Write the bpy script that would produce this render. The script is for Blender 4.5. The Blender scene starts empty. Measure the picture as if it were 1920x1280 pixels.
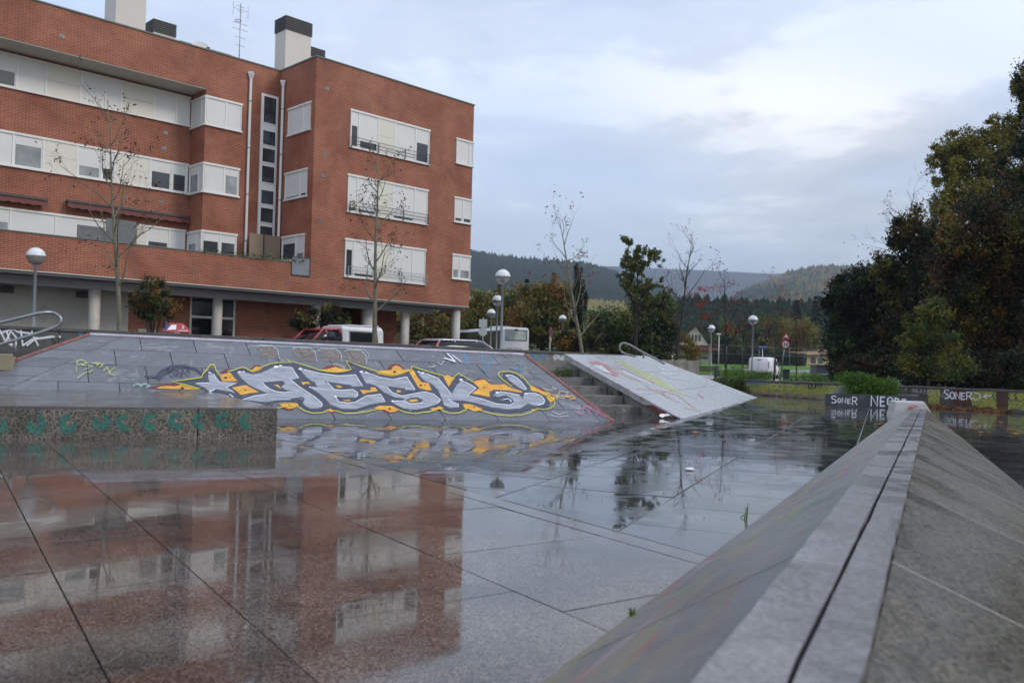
import bpy, bmesh, math, random
import numpy as np
from math import sin, cos, pi, radians, sqrt
from mathutils import Vector, Matrix
random.seed(7); RNG = np.random.default_rng(7)
C = bpy.context.scene.collection
SC = bpy.context.scene

# ------------------------------------------------------------------ camera
FPX, PITCH, ROLL, EYE = 1600.0, 0.02, 0.0253, 1.0     # focal length in 1920-px units, eye height above the plaza

def ray(px, py):
    """world direction through a photo pixel (1920 x 1280)"""
    x = (px-960)/FPX; y = (py-640)/FPX
    c, s = cos(ROLL), sin(ROLL)
    a, b, d = c*x+s*y, -s*x+c*y, 1.0
    c, s = cos(PITCH), sin(PITCH)
    b, d = c*b-s*d, s*b+c*d
    return Vector((a, d, -b))

def G(px, py, z=0.0):
    r = ray(px, py); t = (z-EYE)/r.z
    return Vector((r.x*t, r.y*t, z))

def D(px, py, dist):
    r = ray(px, py); t = dist/r.y
    return Vector((r.x*t, dist, EYE+r.z*t))

cam_d = bpy.data.cameras.new('camera'); cam = bpy.data.objects.new('camera', cam_d); C.objects.link(cam)
e_r = ray(960+1600, 640)-ray(960, 640); e_d = ray(960, 640+1600)-ray(960, 640); e_f = ray(960, 640)
cam.matrix_world = Matrix(((e_r.x, -e_d.x, -e_f.x, 0), (e_r.y, -e_d.y, -e_f.y, 0), (e_r.z, -e_d.z, -e_f.z, EYE), (0, 0, 0, 1)))
cam_d.sensor_width = 36; cam_d.lens = 30.0; cam_d.clip_start = 0.02; cam_d.clip_end = 20000
cam_d.dof.use_dof = True; cam_d.dof.focus_distance = 14.0; cam_d.dof.aperture_fstop = 3.4
SC.camera = cam

# ------------------------------------------------------------------ world
SUN_AZ, SUN_EL = radians(108), radians(34)      # azimuth clockwise from +Y
W = bpy.data.worlds.new('World'); SC.world = W; W.use_nodes = True
nt = W.node_tree; nt.nodes.clear()
def wn(t, **k):
    n = nt.nodes.new(t)
    for a, b in k.items(): setattr(n, a, b)
    return n
def wl(a, b): nt.links.new(a, b)
out = wn('ShaderNodeOutputWorld'); bg = wn('ShaderNodeBackground'); wl(bg.outputs[0], out.inputs[0])
sky = wn('ShaderNodeTexSky', sky_type='NISHITA', sun_disc=False, sun_elevation=SUN_EL, sun_rotation=SUN_AZ)
tc = wn('ShaderNodeTexCoord'); sep = wn('ShaderNodeSeparateXYZ'); wl(tc.outputs['Generated'], sep.inputs[0])
def wm(op, a, b=None, c=None):
    n = wn('ShaderNodeMath', operation=op)
    for i, v in enumerate((a, b, c)):
        if v is None: continue
        if isinstance(v, (int, float)): n.inputs[i].default_value = v
        else: wl(v, n.inputs[i])
    return n.outputs[0]
zc = wm('ADD', wm('MAXIMUM', sep.outputs[2], 0.0), 0.16)
cx = wm('DIVIDE', sep.outputs[0], zc); cy = wm('DIVIDE', sep.outputs[1], zc)
comb = wn('ShaderNodeCombineXYZ'); wl(cx, comb.inputs[0]); wl(cy, comb.inputs[1])
def wnoise(scale, det, rough, off):
    m = wn('ShaderNodeMapping'); m.inputs['Location'].default_value = off; wl(comb.outputs[0], m.inputs[0])
    n = wn('ShaderNodeTexNoise'); n.inputs['Scale'].default_value = scale; n.inputs['Detail'].default_value = det
    n.inputs['Roughness'].default_value = rough; n.inputs['Distortion'].default_value = 0.25; wl(m.outputs[0], n.inputs[0]); return n.outputs[0]
n1 = wnoise(0.62, 6, .52, (3.1, 0.4, 0)); n2 = wnoise(1.7, 8, .58, (1.7, 5.2, 2)); n3 = wnoise(0.33, 3, .5, (8.2, 1.3, 4))
def wramp(fac, stops):
    r = wn('ShaderNodeValToRGB'); el = r.color_ramp.elements
    while len(el) < len(stops): el.new(0.5)
    for e, (p, c) in zip(el, stops): e.position = p; e.color = (*c, 1)
    r.color_ramp.interpolation = 'EASE'; wl(fac, r.inputs[0]); return r.outputs[0]
body = wm('ADD', wm('MULTIPLY', n1, 0.55), wm('MULTIPLY', n2, 0.45))
cloud = wramp(body, [(.40, (.45, .475, .535)), (.47, (.58, .605, .66)), (.53, (.74, .755, .795)), (.595, (1.12, 1.12, 1.12))])
blue = wn('ShaderNodeMixRGB', blend_type='MULTIPLY'); blue.inputs[0].default_value = 1
wl(sky.outputs[0], blue.inputs[1]); blue.inputs[2].default_value = (.12, .12, .12, 1)
lift = wn('ShaderNodeMixRGB', blend_type='ADD'); lift.inputs[0].default_value = 1
wl(blue.outputs[0], lift.inputs[1]); lift.inputs[2].default_value = (.36, .41, .52, 1)
cover = wramp(n3, [(.40, (.30, .30, .30)), (.54, (.96, .96, .96))])
mix = wn('ShaderNodeMixRGB'); wl(cover, mix.inputs[0]); wl(lift.outputs[0], mix.inputs[1]); wl(cloud, mix.inputs[2])
# an overcast sky is brighter overhead than at the horizon
grad = wm('ADD', wm('MULTIPLY', wm('MAXIMUM', sep.outputs[2], 0.0), 1.0), 0.90)
fin = wn('ShaderNodeMixRGB', blend_type='MULTIPLY'); fin.inputs[0].default_value = 1
wl(mix.outputs[0], fin.inputs[1]); wl(grad, fin.inputs[2]); wl(fin.outputs[0], bg.inputs[0]); bg.inputs[1].default_value = 1.0

sun_d = bpy.data.lights.new('sun', 'SUN'); sun_d.energy = 1.5; sun_d.angle = radians(14); sun_d.color = (1, .95, .88)
sun = bpy.data.objects.new('sun', sun_d); C.objects.link(sun)
sdir = Vector((sin(SUN_AZ)*cos(SUN_EL), cos(SUN_AZ)*cos(SUN_EL), sin(SUN_EL)))
sun.rotation_euler = (-sdir).to_track_quat('-Z', 'Y').to_euler()
SC.view_settings.view_transform = 'Standard'; SC.view_settings.look = 'None'
SC.view_settings.exposure = 0.0; SC.view_settings.gamma = 1.0; SC.view_settings.use_curve_mapping = False
SC.cycles.max_bounces = 8; SC.cycles.transparent_max_bounces = 12

# ------------------------------------------------------------------ materials
MATS = {}
def nodes(name):
    m = bpy.data.materials.new(name); m.use_nodes = True; t = m.node_tree; t.nodes.clear()
    o = t.nodes.new('ShaderNodeOutputMaterial'); b = t.nodes.new('ShaderNodeBsdfPrincipled'); t.links.new(b.outputs[0], o.inputs[0])
    MATS[name] = m
    return m, t, b, o
def N(t, typ, ins=None, **k):
    n = t.nodes.new(typ)
    for a, b in k.items(): setattr(n, a, b)
    for a, v in (ins or {}).items():
        if hasattr(v, 'links'): t.links.new(v, n.inputs[a])
        else: n.inputs[a].default_value = v
    return n
def c4(c): return (*c, 1) if len(c) == 3 else c
def ramp(t, fac, stops, interp='LINEAR'):
    r = t.nodes.new('ShaderNodeValToRGB'); el = r.color_ramp.elements
    while len(el) < len(stops): el.new(0.5)
    for e, (p, c) in zip(el, stops):
        e.position = p; e.color = c4(c) if isinstance(c, tuple) else (c, c, c, 1)
    r.color_ramp.interpolation = interp; t.links.new(fac, r.inputs[0]); return r.outputs[0]
def noise(t, vec, scale, det=4, rough=.55, dist=0): return N(t, 'ShaderNodeTexNoise', {'Vector': vec, 'Scale': scale, 'Detail': det, 'Roughness': rough, 'Distortion': dist}).outputs[0]
def mixc(t, fac, a, b, mode='MIX'):
    n = t.nodes.new('ShaderNodeMixRGB'); n.blend_type = mode
    for i, v in zip((0, 1, 2), (fac, a, b)):
        if hasattr(v, 'links'): t.links.new(v, n.inputs[i])
        else: n.inputs[i].default_value = v if i == 0 else c4(v)
    return n.outputs[0]
def math_(t, op, a, b=0.0):
    n = N(t, 'ShaderNodeMath', operation=op)
    for i, v in enumerate((a, b)):
        if hasattr(v, 'links'): t.links.new(v, n.inputs[i])
        else: n.inputs[i].default_value = v
    return n.outputs[0]
def bump(t, b, h, strength=.3, dist=.01):
    n = N(t, 'ShaderNodeBump', {'Strength': strength, 'Distance': dist, 'Height': h}); t.links.new(n.outputs[0], b.inputs['Normal'])
def pos(t): return N(t, 'ShaderNodeNewGeometry').outputs['Position']
def objc(t): return N(t, 'ShaderNodeTexCoord').outputs['Object']

def plain(name, col, rough=.6, var=.18, scale=3.0, metal=0.0, bmp=.15, fine=60.0, spec=.5, dirt=None, coat=0.0):
    """painted / cast surface: base colour broken by cloudy wear and fine grain"""
    m, t, b, o = nodes(name); v = objc(t)
    big = noise(t, v, scale, 5, .6); sm = noise(t, v, fine, 3, .6)
    f = math_(t, 'ADD', math_(t, 'MULTIPLY', big, .65), math_(t, 'MULTIPLY', sm, .35))
    lo = tuple(c*(1-var) for c in col); hi = tuple(min(1, c*(1+var)) for c in col)
    c = ramp(t, f, [(.3, lo), (.7, hi)])
    if dirt:
        d = ramp(t, noise(t, v, scale*1.7, 6, .7, .6), [(.52, 0.0), (.7, .8)]); c = mixc(t, d, c, dirt)
    t.links.new(c, b.inputs['Base Color']); b.inputs['Roughness'].default_value = rough; b.inputs['Metallic'].default_value = metal
    b.inputs['Specular IOR Level'].default_value = spec; b.inputs['Coat Weight'].default_value = coat
    t.links.new(ramp(t, big, [(.3, max(.02, rough-.1)), (.7, min(1, rough+.1))]), b.inputs['Roughness'])
    if bmp: bump(t, b, f, bmp, .004)
    return m

def wet_stone(name, lo, hi, speck=130, r0=.05, r1=.22, stain=None, tint=None, spec=.6, bmp=.10, blotch=.6, jitter=.25):
    """rain-soaked granite: coarse crystal speckle under a water film whose gloss varies"""
    m, t, b, o = nodes(name); v = pos(t)
    vo = N(t, 'ShaderNodeTexVoronoi', {'Vector': v, 'Scale': speck}); s1 = noise(t, v, speck*.7, 2, .6)
    sp = math_(t, 'ADD', math_(t, 'MULTIPLY', N(t, 'ShaderNodeRGBToBW', {0: vo.outputs['Color']}).outputs[0], .6), math_(t, 'MULTIPLY', s1, .4))
    c = ramp(t, sp, [(.25, lo), (.5, tuple((a+b_)/2 for a, b_ in zip(lo, hi))), (.75, hi)])
    big = noise(t, v, 1.3, 6, .62, .4)
    c = mixc(t, ramp(t, big, [(.35, 0.0), (.7, blotch)]), c, tuple(x*.62 for x in lo))
    oi = N(t, 'ShaderNodeObjectInfo').outputs['Random']
    c = mixc(t, 1.0, c, ramp(t, oi, [(0, 1-jitter), (1, 1.0+0*jitter)]), 'MULTIPLY')
    if stain: c = mixc(t, ramp(t, noise(t, v, 2.6, 7, .7, 1.2), [(.56, 0.0), (.66, .75)]), c, stain)
    t.links.new(c, b.inputs['Base Color'])
    film = noise(t, v, 2.1, 5, .6, .8)
    t.links.new(ramp(t, film, [(.44, r0), (.58, r1)]), b.inputs['Roughness'])
    b.inputs['Specular IOR Level'].default_value = spec; b.inputs['IOR'].default_value = 1.45
    h = math_(t, 'ADD', math_(t, 'MULTIPLY', sp, .25), noise(t, v, 7, 3, .5)); bump(t, b, h, bmp, .0022)
    return m

def brick_mat(name, base, dark, mortar, bscale=1.0):
    m, t, b, o = nodes(name)
    uv = N(t, 'ShaderNodeUVMap').outputs[0]
    bt = N(t, 'ShaderNodeTexBrick', {'Vector': uv, 'Scale': 1.0, 'Mortar Size': .012, 'Mortar Smooth': .25, 'Bias': -.1, 'Brick Width': .25, 'Row Height': .066,
                                     'Color1': c4(base), 'Color2': c4(dark), 'Mortar': c4(mortar)}, offset=.5)
    big = noise(t, uv, .55, 6, .65, .5)
    st = N(t, 'ShaderNodeMapping', {'Vector': uv, 'Scale': (1.2, .25, 1)}).outputs[0]
    c = mixc(t, ramp(t, big, [(.38, 0.0), (.66, .55)]), bt.outputs[0], tuple(x*.55 for x in dark))
    c = mixc(t, ramp(t, noise(t, st, 1.6, 6, .7), [(.54, 0.0), (.70, .42)]), c, (.13, .085, .07))
    t.links.new(c, b.inputs['Base Color']); b.inputs['Roughness'].default_value = .72; b.inputs['Specular IOR Level'].default_value = .35
    bump(t, b, math_(t, 'SUBTRACT', 1.0, bt.outputs['Fac']), .5, .008)
    return m

def leaf_mat(name, a, b_, c_, rough=.55):
    m, t, b, o = nodes(name)
    g = N(t, 'ShaderNodeNewGeometry'); r = g.outputs['Random Per Island']
    col = ramp(t, r, [(0, a), (.45, b_), (.8, b_), (1, c_)])
    n = noise(t, pos(t), .5, 3, .6)
    col = mixc(t, ramp(t, n, [(.4, 0.0), (.65, .6)]), col, a)
    t.links.new(col, b.inputs['Base Color']); b.inputs['Roughness'].default_value = rough; b.inputs['Specular IOR Level'].default_value = .25
    tr = N(t, 'ShaderNodeBsdfTranslucent'); t.links.new(col, tr.inputs[0])
    mx = N(t, 'ShaderNodeMixShader', {0: .25}); t.links.new(b.outputs[0], mx.inputs[1]); t.links.new(tr.outputs[0], mx.inputs[2]); t.links.new(mx.outputs[0], o.inputs[0])
    return m

def paint(name, col, rough=.45, wear=.25, col2=None, stretch=(1, 1, 1), scale=6):
    """sprayed paint: worn through to the stone by fine noise"""
    m, t, b, o = nodes(name); v = N(t, 'ShaderNodeMapping', {'Vector': pos(t), 'Scale': stretch}).outputs[0]
    n = noise(t, v, scale, 6, .65, .3)
    c = ramp(t, n, [(.3, tuple(x*.78 for x in col)), (.7, col2 or tuple(min(1, x*1.12) for x in col))])
    t.links.new(c, b.inputs['Base Color']); b.inputs['Roughness'].default_value = rough
    w = noise(t, pos(t), 38, 5, .75, .2)
    al = ramp(t, w, [(.5+.5*(.5-wear)-.10, 1.0), (.5+.5*(.5-wear)+.10, 0.0)])
    if wear > 0:
        tr = N(t, 'ShaderNodeBsdfTransparent'); mx = N(t, 'ShaderNodeMixShader', {0: al})
        t.links.new(tr.outputs[0], mx.inputs[1]); t.links.new(b.outputs[0], mx.inputs[2]); t.links.new(mx.outputs[0], o.inputs[0])
    return m

def glass(name, col, rough=.06, spec=.8):
    m, t, b, o = nodes(name); n = noise(t, objc(t), 1.6, 3, .5)
    t.links.new(ramp(t, n, [(.3, tuple(x*.6 for x in col)), (.7, tuple(x*1.4 for x in col))]), b.inputs['Base Color'])
    b.inputs['Roughness'].default_value = rough; b.inputs['Specular IOR Level'].default_value = spec
    bump(t, b, noise(t, objc(t), 2.2, 2), .05, .02)
    return m

# ------------------------------------------------------------------ mesh builder
ROOT = {}
class MB:
    def __init__(self): self.v = []; self.f = []; self.m = []; self.sm = []
    def add(self, vs, fs, mat=0, smooth=False):
        o = len(self.v); self.v += [tuple(p) for p in vs]
        for f in fs: self.f.append([o+i for i in f]); self.m.append(mat); self.sm.append(smooth)
        return self
    def poly(self, pts, mat=0): return self.add(pts, [list(range(len(pts)))], mat)
    def box(self, x0, x1, y0, y1, z0, z1, mat=0):
        return self.add([(x0,y0,z0),(x1,y0,z0),(x1,y1,z0),(x0,y1,z0),(x0,y0,z1),(x1,y0,z1),(x1,y1,z1),(x0,y1,z1)],
                        [(0,3,2,1),(4,5,6,7),(0,1,5,4),(1,2,6,5),(2,3,7,6),(3,0,4,7)], mat)
    def obox(self, o, a, b, c, mat=0):
        o, a, b, c = map(Vector, (o, a, b, c))
        return self.add([o, o+a, o+a+b, o+b, o+c, o+a+c, o+a+b+c, o+b+c],
                        [(0,3,2,1),(4,5,6,7),(0,1,5,4),(1,2,6,5),(2,3,7,6),(3,0,4,7)], mat)
    def prism(self, pts, ext, mat=0):
        n = len(pts); ext = Vector(ext)
        v = [Vector(p) for p in pts]; v += [p+ext for p in v]
        return self.add(v, [list(range(n))[::-1], list(range(n, 2*n))]+[(i, (i+1) % n, n+(i+1) % n, n+i) for i in range(n)], mat)
    def slab(self, pts, ext, bev, mat=0):
        """tile: polygon extruded by ext with its top edge chamfered"""
        n = len(pts); ext = Vector(ext); c = sum((Vector(p) for p in pts), Vector())/n
        lo = [Vector(p) for p in pts]; mid = [p+ext*.8 for p in lo]
        top = [p+ext+(c-p).normalized()*min(bev, (c-p).length*.3) for p in lo]
        fs = [list(range(2*n, 3*n))]
        for k in (0, n): fs += [(k+i, k+(i+1) % n, k+n+(i+1) % n, k+n+i) for i in range(n)]
        return self.add(lo+mid+top, fs, mat)
    def tube(self, pts, rad, n=8, mat=0, cap=True, smooth=True):
        pts = [Vector(p) for p in pts]
        if not hasattr(rad, '__len__'): rad = [rad]*len(pts)
        vs, fs = [], []; up = None
        for i, p in enumerate(pts):
            d = (pts[min(i+1, len(pts)-1)]-pts[max(i-1, 0)]).normalized()
            if up is None: up = d.orthogonal().normalized()
            up = (up-d*up.dot(d)); up = up.normalized() if up.length > 1e-6 else d.orthogonal().normalized()
            s = d.cross(up)
            for k in range(n):
                a = 2*pi*k/n; vs.append(p+(up*cos(a)+s*sin(a))*rad[i])
        for i in range(len(pts)-1):
            for k in range(n): fs.append((i*n+k, i*n+(k+1) % n, (i+1)*n+(k+1) % n, (i+1)*n+k))
        if cap: fs += [list(range(n))[::-1], [(len(pts)-1)*n+k for k in range(n)]]
        return self.add(vs, fs, mat, smooth)
    def lathe(self, prof, cen=(0, 0, 0), n=20, mat=0, smooth=True):
        vs, fs = [], []; cx, cy, cz = cen
        for r, z in prof:
            for k in range(n): a = 2*pi*k/n; vs.append((cx+r*cos(a), cy+r*sin(a), cz+z))
        for i in range(len(prof)-1):
            for k in range(n): fs.append((i*n+k, i*n+(k+1) % n, (i+1)*n+(k+1) % n, (i+1)*n+k))
        return self.add(vs, fs, mat, smooth)
    def loft(self, secs, mat=0, smooth=True, cap=True):
        n = len(secs[0]); vs = [p for s in secs for p in s]; fs = []
        for i in range(len(secs)-1):
            for k in range(n): fs.append((i*n+k, i*n+(k+1) % n, (i+1)*n+(k+1) % n, (i+1)*n+k))
        if cap: fs += [list(range(n))[::-1], [(len(secs)-1)*n+k for k in range(n)]]
        return self.add(vs, fs, mat, smooth)
    def ribbon(self, pts, w, mp, mat=0, off=0.0):
        """flat stroke of width w along 2-D points; mp(x, y, off) puts it on a surface"""
        P = [Vector((x, y, 0)) for x, y in pts]; L, R = [], []
        for i, p in enumerate(P):
            a = (p-P[i-1]).normalized() if i else (P[1]-P[0]).normalized()
            b = (P[i+1]-p).normalized() if i < len(P)-1 else a
            t = (a+b); t = t.normalized() if t.length > .2 else a
            nrm = Vector((-t.y, t.x, 0)); k = 1/max(.6, abs(nrm.dot(Vector((-a.y, a.x, 0)))))
            ww = w[i] if hasattr(w, '__len__') else w
            L.append(mp(*(p+nrm*ww*.5*k)[:2], off)); R.append(mp(*(p-nrm*ww*.5*k)[:2], off))
        n = len(P); return self.add(L+R, [(i, n+i, n+i+1, i+1) for i in range(n-1)], mat)
    def build(self, name, mats, parent=None, world=False, bev=0.0, recalc=True, **pr):
        me = bpy.data.meshes.new(name)
        vs = self.v
        if world and parent is not None:
            r = parent
            while r.parent: r = r.parent
            iv = ROOT[r.name].inverted(); vs = [tuple(iv @ Vector(p)) for p in vs]
        me.from_pydata(vs, [], self.f)
        if not isinstance(mats, (list, tuple)): mats = [mats]
        for m in mats: me.materials.append(m)
        me.polygons.foreach_set('material_index', self.m); me.polygons.foreach_set('use_smooth', self.sm)
        if recalc or bev:
            bm = bmesh.new(); bm.from_mesh(me)
            if recalc: bmesh.ops.recalc_face_normals(bm, faces=bm.faces)
            if bev:
                es = [e for e in bm.edges if len(e.link_faces) == 2 and e.calc_face_angle(0) > .5]
                bmesh.ops.bevel(bm, geom=es, offset=bev, segments=2, profile=.6, affect='EDGES', clamp_overlap=True)
            bm.to_mesh(me); bm.free()
        uvl = me.uv_layers.new(name='UVMap'); uvd = np.zeros((len(me.loops), 2), 'f')
        co = np.empty(len(me.vertices)*3, 'f'); me.vertices.foreach_get('co', co); co = co.reshape(-1, 3)
        for p in me.polygons:
            ax, ay, az = map(abs, p.normal); li = p.vertices; s = p.loop_start
            c = co[list(li)]
            if az > ax and az > ay: q = c[:, (0, 1)]
            elif ay >= ax: q = c[:, (0, 2)]
            else: q = c[:, (1, 2)]
            uvd[s:s+len(li)] = q
        uvl.data.foreach_set('uv', uvd.ravel())
        o = bpy.data.objects.new(name, me); C.objects.link(o)
        if parent: o.parent = parent
        else: ROOT[o.name] = Matrix.Identity(4)
        for k, v in pr.items(): o[k] = v
        return o

def thing(name, label, cat, loc=(0, 0, 0), rz=0.0, group=None):
    o = bpy.data.objects.new(name, None); C.objects.link(o); o.location = loc; o.rotation_euler = (0, 0, rz)
    o.empty_display_size = .3; o['label'] = label; o['category'] = cat
    if group: o['group'] = group
    ROOT[o.name] = Matrix.Translation(Vector(loc)) @ Matrix.Rotation(rz, 4, 'Z')
    return o
def copy_tree(o, loc, rz, label, parent=None):
    kids = [k for k in o.children]
    c = o.copy(); C.objects.link(c)
    if parent is None:
        c.location = loc; c.rotation_euler = (0, 0, rz); c['label'] = label
        ROOT[c.name] = Matrix.Translation(Vector(loc)) @ Matrix.Rotation(rz, 4, 'Z')
    else: c.parent = parent
    for k in kids: copy_tree(k, None, None, None, c)
    return c
def clip(poly, a, b, c):
    """keep the side a*x + b*y <= c of a 2-D polygon"""
    r = []
    for i in range(len(poly)):
        p, q = poly[i], poly[(i+1) % len(poly)]; dp = a*p[0]+b*p[1]-c; dq = a*q[0]+b*q[1]-c
        if dp <= 0: r.append(p)
        if (dp < 0) != (dq < 0) and abs(dp-dq) > 1e-12:
            t = dp/(dp-dq); r.append((p[0]+(q[0]-p[0])*t, p[1]+(q[1]-p[1])*t))
    return r
def area(p): return abs(sum(p[i][0]*p[(i+1) % len(p)][1]-p[(i+1) % len(p)][0]*p[i][1] for i in range(len(p))))/2 if len(p) > 2 else 0
def shrink(poly, g):
    c = (sum(p[0] for p in poly)/len(poly), sum(p[1] for p in poly)/len(poly)); r = list(poly); n = len(poly)
    s = 1 if sum(poly[i][0]*poly[(i+1) % n][1]-poly[(i+1) % n][0]*poly[i][1] for i in range(n)) > 0 else -1
    for i in range(n):
        p, q = poly[i], poly[(i+1) % n]; dx, dy = q[0]-p[0], q[1]-p[1]; L = math.hypot(dx, dy)
        if L < 1e-6: continue
        nx, ny = dy/L*s, -dx/L*s
        r = clip(r, nx, ny, nx*p[0]+ny*p[1]-g)
        if len(r) < 3: return []
    return r
def sstep(a, b, x):
    t = max(0.0, min(1.0, (x-a)/(b-a))); return t*t*(3-2*t)

# stroke letters, unit cell 0..1 wide, 0..1 high
LET = {'S': [[(.9,.85),(.6,1),(.2,.95),(.1,.72),(.4,.55),(.8,.42),(.9,.2),(.6,0),(.1,.08)]], 'O': [[(.5,1),(.12,.8),(.1,.25),(.5,0),(.88,.22),(.9,.78),(.5,1)]],
 'N': [[(.1,0),(.12,1),(.85,0),(.9,1)]], 'E': [[(.9,.98),(.15,1),(.12,0),(.9,.03)],[(.15,.52),(.75,.5)]], 'R': [[(.12,0),(.12,1),(.7,.98),(.88,.75),(.65,.5),(.15,.48)],[(.5,.48),(.92,0)]],
 'D': [[(.12,0),(.12,1),(.65,.9),(.9,.5),(.65,.08),(.12,0)]], 'T': [[(.02,.97),(.98,1)],[(.5,1),(.5,0)]], 'A': [[(.05,0),(.5,1),(.95,0)],[(.22,.38),(.8,.38)]],
 'K': [[(.12,0),(.12,1)],[(.85,1),(.15,.48),(.92,0)]], 'P': [[(.12,0),(.12,1),(.75,.95),(.88,.7),(.65,.48),(.15,.45)]], 'L': [[(.15,1),(.12,0),(.85,.03)]],
 'Z': [[(.08,1),(.92,.98),(.08,.02),(.95,0)]], 'B': [[(.12,0),(.12,1),(.7,.93),(.75,.62),(.15,.52),(.85,.42),(.85,.1),(.12,0)]], 'W': [[(.02,1),(.25,0),(.5,.7),(.75,0),(.98,1)]],
 'U': [[(.1,1),(.12,.2),(.5,0),(.88,.2),(.9,1)]], 'I': [[(.5,0),(.5,1)]], 'V': [[(.02,1),(.5,0),(.98,1)]], 'X': [[(.05,0),(.95,1)],[(.05,1),(.95,0)]],
 'M': [[(.05,0),(.1,1),(.5,.35),(.9,1),(.95,0)]], 'Y': [[(.05,1),(.5,.5),(.95,1)],[(.5,.5),(.45,0)]], 'C': [[(.92,.85),(.5,1),(.1,.7),(.1,.25),(.5,0),(.92,.15)]],
 'F': [[(.9,1),(.15,1),(.12,0)],[(.15,.52),(.75,.52)]], 'J': [[(.3,1),(.9,1),(.85,.2),(.5,0),(.1,.2)]], 'G': [[(.9,.85),(.5,1),(.1,.7),(.1,.25),(.5,0),(.9,.15),(.9,.48),(.55,.48)]],
 '3': [[(.1,.92),(.5,1),(.85,.8),(.7,.55),(.4,.5),(.75,.45),(.9,.2),(.5,0),(.08,.1)]], '0': [[(.5,1),(.15,.8),(.12,.25),(.5,0),(.88,.22),(.88,.78),(.5,1)]],
 '2': [[(.1,.8),(.45,1),(.85,.8),(.75,.5),(.1,.02),(.9,.02)]], '1': [[(.3,.8),(.55,1),(.55,0)]], '<': [[(.9,.5),(0,.5)],[(.35,.85),(0,.5),(.35,.15)]]}
def write(mb, txt, x, y, w, h, sw, mp, mat=0, off=0.0, gap=.22, slant=0.0, jit=0.0):
    for ch in txt:
        if ch != ' ':
            jy = random.uniform(-jit, jit)*h
            for st in LET[ch]:
                mb.ribbon([(x+px_*w+slant*py_*h, y+py_*h+jy) for px_, py_ in st], sw, mp, mat, off); off += .00012
        x += w*(1+gap)
    return off

def terrain(x, y):
    az = x/max(y, 1.0)
    zl = .30+.5*sstep(90, 200, y)
    zr = -.12+1.05*sstep(78, 116, y)
    k = sstep(.10, .19, az)
    return zl*(1-k)+zr*k + max(0.0, y-230)*.012
# ------------------------------------------------------------------ shared materials
brick = brick_mat('brick', (.345,.078,.034), (.235,.046,.022), (.40,.25,.165))
floor_near = wet_stone('wet_granite_brown', (.004,.003,.003), (.27,.22,.185), 150, .028, .09, stain=(.035,.03,.028), spec=.65, bmp=.028)
floor_far = wet_stone('wet_granite_grey', (.016,.017,.018), (.13,.13,.135), 190, .012, .13, stain=(.022,.022,.022), spec=.85, bmp=.016)
joint_m = plain('wet_joint_dirt', (.075,.07,.062), .35, .5, 20)
ramp_stone = wet_stone('ramp_slate', (.11,.115,.125), (.21,.215,.23), 170, .25, .48, stain=(.26,.26,.27), spec=.45, bmp=.10, blotch=.35, jitter=.22)
ramp_core = plain('ramp_joint', (.06,.058,.055), .7)
ramp2_m = wet_stone('smooth_panel', (.27,.28,.295), (.36,.37,.385), 90, .18, .34, stain=None, spec=.5, bmp=.02, blotch=.10, jitter=.03)
granite = wet_stone('granite_step', (.10,.10,.095), (.30,.29,.27), 160, .12, .4, stain=(.08,.08,.06), spec=.5)
aggregate = wet_stone('exposed_aggregate', (.020,.018,.014), (.34,.30,.24), 72, .18, .45, stain=(.045,.05,.03), spec=.5, bmp=.35, blotch=.8, jitter=.1)
ledge_top = wet_stone('ledge_top', (.07,.065,.06), (.17,.16,.15), 150, .10, .24, spec=.7, bmp=.03, jitter=.05)
spine_l = wet_stone('spine_left', (.15,.15,.148), (.27,.27,.265), 120, .3, .5, stain=(.20,.17,.15), spec=.5, bmp=.15)
def streaks(m):
    # old spray paint smeared along the face by wheels, strongest low on the slope
    t = m.node_tree; b = [n for n in t.nodes if n.type == 'BSDF_PRINCIPLED'][0]; src = b.inputs['Base Color'].links[0].from_socket
    v = N(t, 'ShaderNodeVectorRotate', {'Vector': pos(t), 'Angle': radians(-63.7)}, rotation_type='Z_AXIS').outputs[0]
    v1 = N(t, 'ShaderNodeMapping', {'Vector': v, 'Scale': (.55, 5.0, 7.0)}).outputs[0]
    col = ramp(t, noise(t, v1, 1.0, 3, .5), [(.38,(.12,.19,.16)),(.43,(.26,.22,.10)),(.48,(.22,.19,.13)),(.53,(.16,.16,.15)),(.57,(.27,.22,.10)),(.61,(.34,.06,.075)),(.65,(.24,.23,.24))])
    msk = ramp(t, noise(t, N(t, 'ShaderNodeMapping', {'Vector': v, 'Scale': (.8, 6.0, 9.0), 'Location': (7,3,1)}).outputs[0], 1.0, 5, .65), [(.40, 0.0), (.56, .85)])
    zz = N(t, 'ShaderNodeSeparateXYZ', {0: pos(t)}).outputs[2]
    low = ramp(t, zz, [(.0, 1.0), (.24, .85), (.46, .12)])
    t.links.new(mixc(t, math_(t, 'MULTIPLY', msk, low), src, col), b.inputs['Base Color'])
streaks(spine_l)
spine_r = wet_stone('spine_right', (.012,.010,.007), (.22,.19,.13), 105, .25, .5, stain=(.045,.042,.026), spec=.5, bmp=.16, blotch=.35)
coping_m = wet_stone('coping', (.105,.10,.10), (.235,.225,.228), 90, .22, .48, stain=(.085,.075,.072), spec=.45, bmp=.14, blotch=.35, jitter=.08)
conc = plain('stained_concrete', (.23,.22,.19), .6, .4, 2.2, dirt=(.07,.065,.05), bmp=.3)
conc_dark = plain('dark_wet_concrete', (.085,.083,.075), .45, .45, 2.5, dirt=(.03,.03,.022), bmp=.3)
steel = plain('galvanised_steel', (.25,.26,.26), .34, .15, 9, .75, .05)
steel_pale = plain('pale_steel', (.50,.50,.49), .45, .2, 4, .3, dirt=(.16,.07,.035), bmp=.1)
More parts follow.
